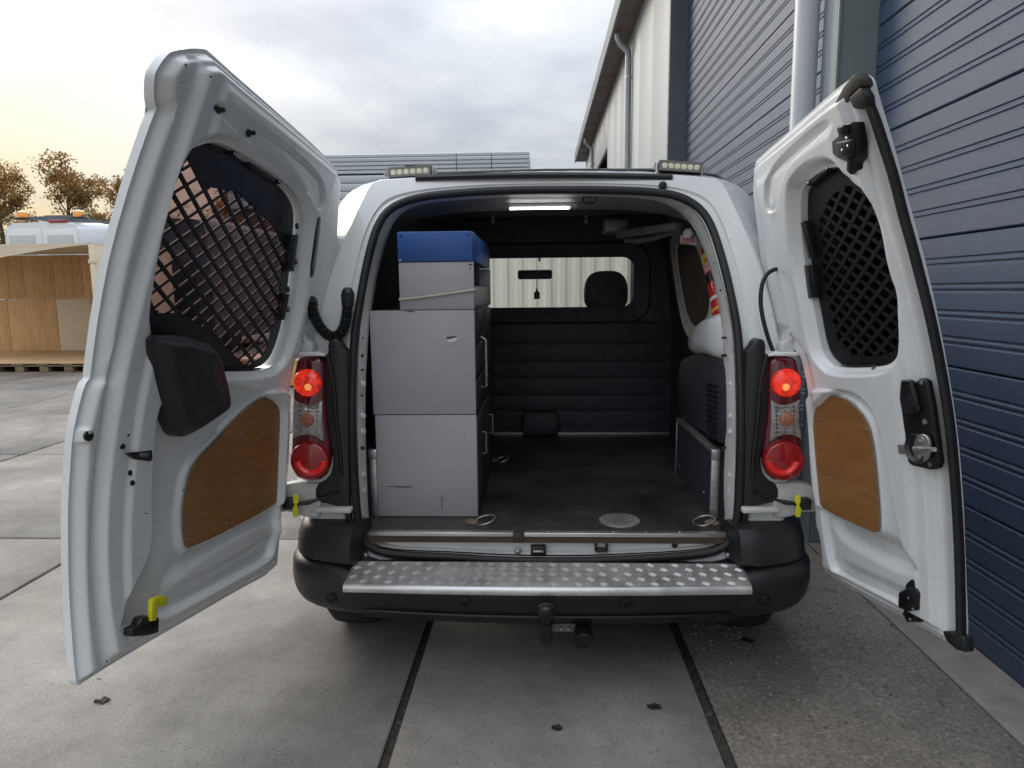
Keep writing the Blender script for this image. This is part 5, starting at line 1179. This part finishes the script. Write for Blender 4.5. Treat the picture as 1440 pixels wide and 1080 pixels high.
for yy in (yF+.2, yF+.6):
    MB().tube([(xr+.002, yy, z1-.11), (xr+.018, yy, z1-.11), (xr+.018, yy, z1-.20), (xr+.002, yy, z1-.20)], .005, 8).build('handle', GEAR, lowc, smooth=True)
def mark(t, pts, Y, m):
    a_ = [P(x, y, Y-.0008) for x, y in pts]; return MB().prism(a_, [p+np.array([0, .0006, 0]) for p in a_]).build('scratch', m, t)
SCR = mat('dark_scratch', (.06, .055, .055), .8)
mark(lowc, [(540,683.6),(580,684.2),(580,685.4),(560,685.6)], yF, SCR); mark(lowc, [(621,697),(622,697),(622,716),(621,714)], yF, SCR); mark(lowc, [(619,703),(627,702.5),(627,703.5)], yF, SCR)
mark(midc, [(628,478),(640,474),(645,476),(640,480),(632,482)], yF, PAPER); mark(midc, [(627,474),(642,472.5),(640,475),(630,477)], yF, SCR); mark(midc, [(568,436.8),(584,437.6),(578,439)], yF, SCR)
# shelf unit: open on its right side
xs0, xs1 = front(562, 420)[0], front(666.5, 400)[0]; z3 = front(610, 368)[2]; z4 = front(610, 325.5)[2]
su = thing('shelf_unit', 'grey open sided shelf unit tied with a cord on top of the grey cabinets', 'shelf unit', ((xs0+xs1)/2, .5, z2), None)
box('end_panel', (xs0, yF, z2+.001), (xs1, yF+.012, z3-.001), GREYC, su, bevel=.0025)
box('end_panel', (xs0, yBk-.012, z2+.001), (xs1, yBk, z3-.001), GREYC, su, bevel=.0025)
box('back_panel', (xs0, yF+.0125, z2+.001), (xs0+.01, yBk-.0125, z3-.001), DARKC, su); box('base_panel', (xs0+.01, yF+.0125, z2+.001), (xs1-.003, yBk-.0125, z2+.012), DARKC, su)
box('front_rail', (xs1-.012, yF+.0125, z2+.0125), (xs1-.002, yBk-.0125, z2+.088), mat('pale_rail', (.42, .42, .39), .5, var=.1, vscale=12), su, bevel=.002)
box('divider', (xs0+.0105, .55, z2+.0125), (xs1-.0125, .56, z3-.0015), DARKC, su)
mark(su, [(659,371),(664,371),(664,373),(660,373.5)], yF, SCR); mark(su, [(660,376),(662,376),(662,379),(660,379)], yF, SCR)
cap = thing('blue_case', 'bright blue steel case topping the cabinet stack', 'case', ((xs0+xs1)/2, .5, z3), None)
xb0, xb1 = front(558.5, 330)[0], front(664.5, 330)[0]
box('end_panel', (xb0, yF-.004, z3+.001), (xb1-.001, yF+.006, z4), BLUEC, cap, bevel=.003)
box('side_panel', (xb1-.010, yF+.0065, z3+.001), (xb1, yBk, z4-.001), BLUEC, cap, bevel=.002); box('side_panel', (xb0, yF+.0065, z3+.001), (xb0+.01, yBk, z4-.001), BLUEC, cap, bevel=.002)
box('top_panel', (xb0+.0105, yF+.0065, z4-.012), (xb1-.0105, yBk, z4-.002), BLUEC, cap); box('base_panel', (xb0+.0105, yF+.0065, z3+.001), (xb1-.0105, yBk, z3+.01), BLUEC, cap)
for x, y in ((564,332),(658.5,331),(563,366)):
    p = front(x, y); MB().lathe((p[0], yF-.004, p[2]), (0, -1, 0), [(.0045, 0), (.004, .0012)], 10).build('screw', BLACKM if y < 350 else STEEL, cap)
cd_ = [P(561, 421.5, yF-.005), P(590, 418.5, yF-.005), P(630, 413, yF-.005), P(664, 408, yF-.005), P(668, 407.5, yF+.0)]
rp = MB(); n_ = 90
cdp = [np.array([np.interp(t, np.linspace(0, 1, 5), [p[k] for p in cd_]) for k in range(3)]) for t in np.linspace(0, 1, n_)]
rp.tube(cdp, [.0042+.0008*math.sin(i*1.6) for i in range(n_)], 7)
rp.tube([cdp[-1], (xs1+.006, yF+.03, cdp[-1][2]) , (xs1+.004, yF+.06, cdp[-1][2])], .0042, 7)
tag(rp.build('cord', ROPE, None, smooth=True, loc=cd_[2]), 'twisted cream cord stretched across the grey shelf unit', 'cord')
# fire extinguisher strapped behind the right pillar
ex_t, ex_b = P(998, 338, .50), P(1019, 447, .30)
ex = thing('fire_extinguisher', 'red fire extinguisher half hidden behind the right door pillar', 'extinguisher', ex_b)
ax_ = ex_t-ex_b; Ln_ = float(np.linalg.norm(ax_)); r = .042
def ely(name, t0, t1, rr, m): return MB().lathe(ex_b+ax_*t0, ax_, [(rr, 0), (rr, Ln_*(t1-t0))], 24).build(name, m, ex, smooth=True, ang=30)
MB().lathe(ex_b, ax_, [(.02, 0), (r*.93, .008), (r, .02), (r, Ln_-.05), (r*.85, Ln_-.02), (r*.4, Ln_), (.016, Ln_+.01)], 24).build('cylinder', REDX, ex, smooth=True, ang=50)
ely('label_band', .70, .80, r+.001, mat('yellow_label', (.75, .45, .03), .5, var=.5, vscale=60)); ely('label_band', .56, .68, r+.001, mat('pink_label', (.70, .35, .30), .5, var=.5, vscale=50)); ely('label_band', .20, .24, r+.001, PAPER); ely('label_band', .07, .10, r+.001, mat('yellow_label', (.75, .45, .03), .5))
ely('strap', .42, .53, r+.004, BLACKM)
MB().lathe(ex_t, ax_, [(.014, 0), (.014, .03), (.02, .032), (.02, .05)], 12).build('valve', BLACKM, ex, smooth=True)
# ------------------------------------------------ litter on the ground
DL = mat('dead_leaf', (.022, .016, .012), .8, var=.4, vscale=60)
for x, y, s, lab, sd in ((144,986,.030,'curled dark dead leaf on the concrete in front of the left door',1), (783,1024,.020,'small dark square scrap on the middle slab near the bottom edge',2), (921,994,.026,'dark dead leaf on the slab joint side of the middle slab',3), (1052,901,.034,'dark dead leaf on the asphalt under the right rear wheel',4)):
    p = PZ(x, y, .004); R_ = random.Random(sd); n_ = 11; rim = []
    for i in range(n_):
        t = 2*math.pi*i/n_; rr = s*(R_.uniform(.65, 1.1) if sd != 2 else R_.uniform(.85, 1)); rim.append(p+np.array([rr*math.cos(t), rr*.62*math.sin(t), R_.uniform(0, .010)]))
    m = MB().add([p+np.array([0, 0, .003])]+rim, [(0, i+1, (i+1) % n_+1) for i in range(n_)]); m.add([q-np.array([0, 0, .0025]) for q in [p+np.array([0, 0, .003])]+rim], [(0, (i+1) % n_+1, i+1) for i in range(n_)])
    tag(m.build('dead_leaf' if sd != 2 else 'scrap', DL, None, loc=p), lab, 'leaf' if sd != 2 else 'scrap')
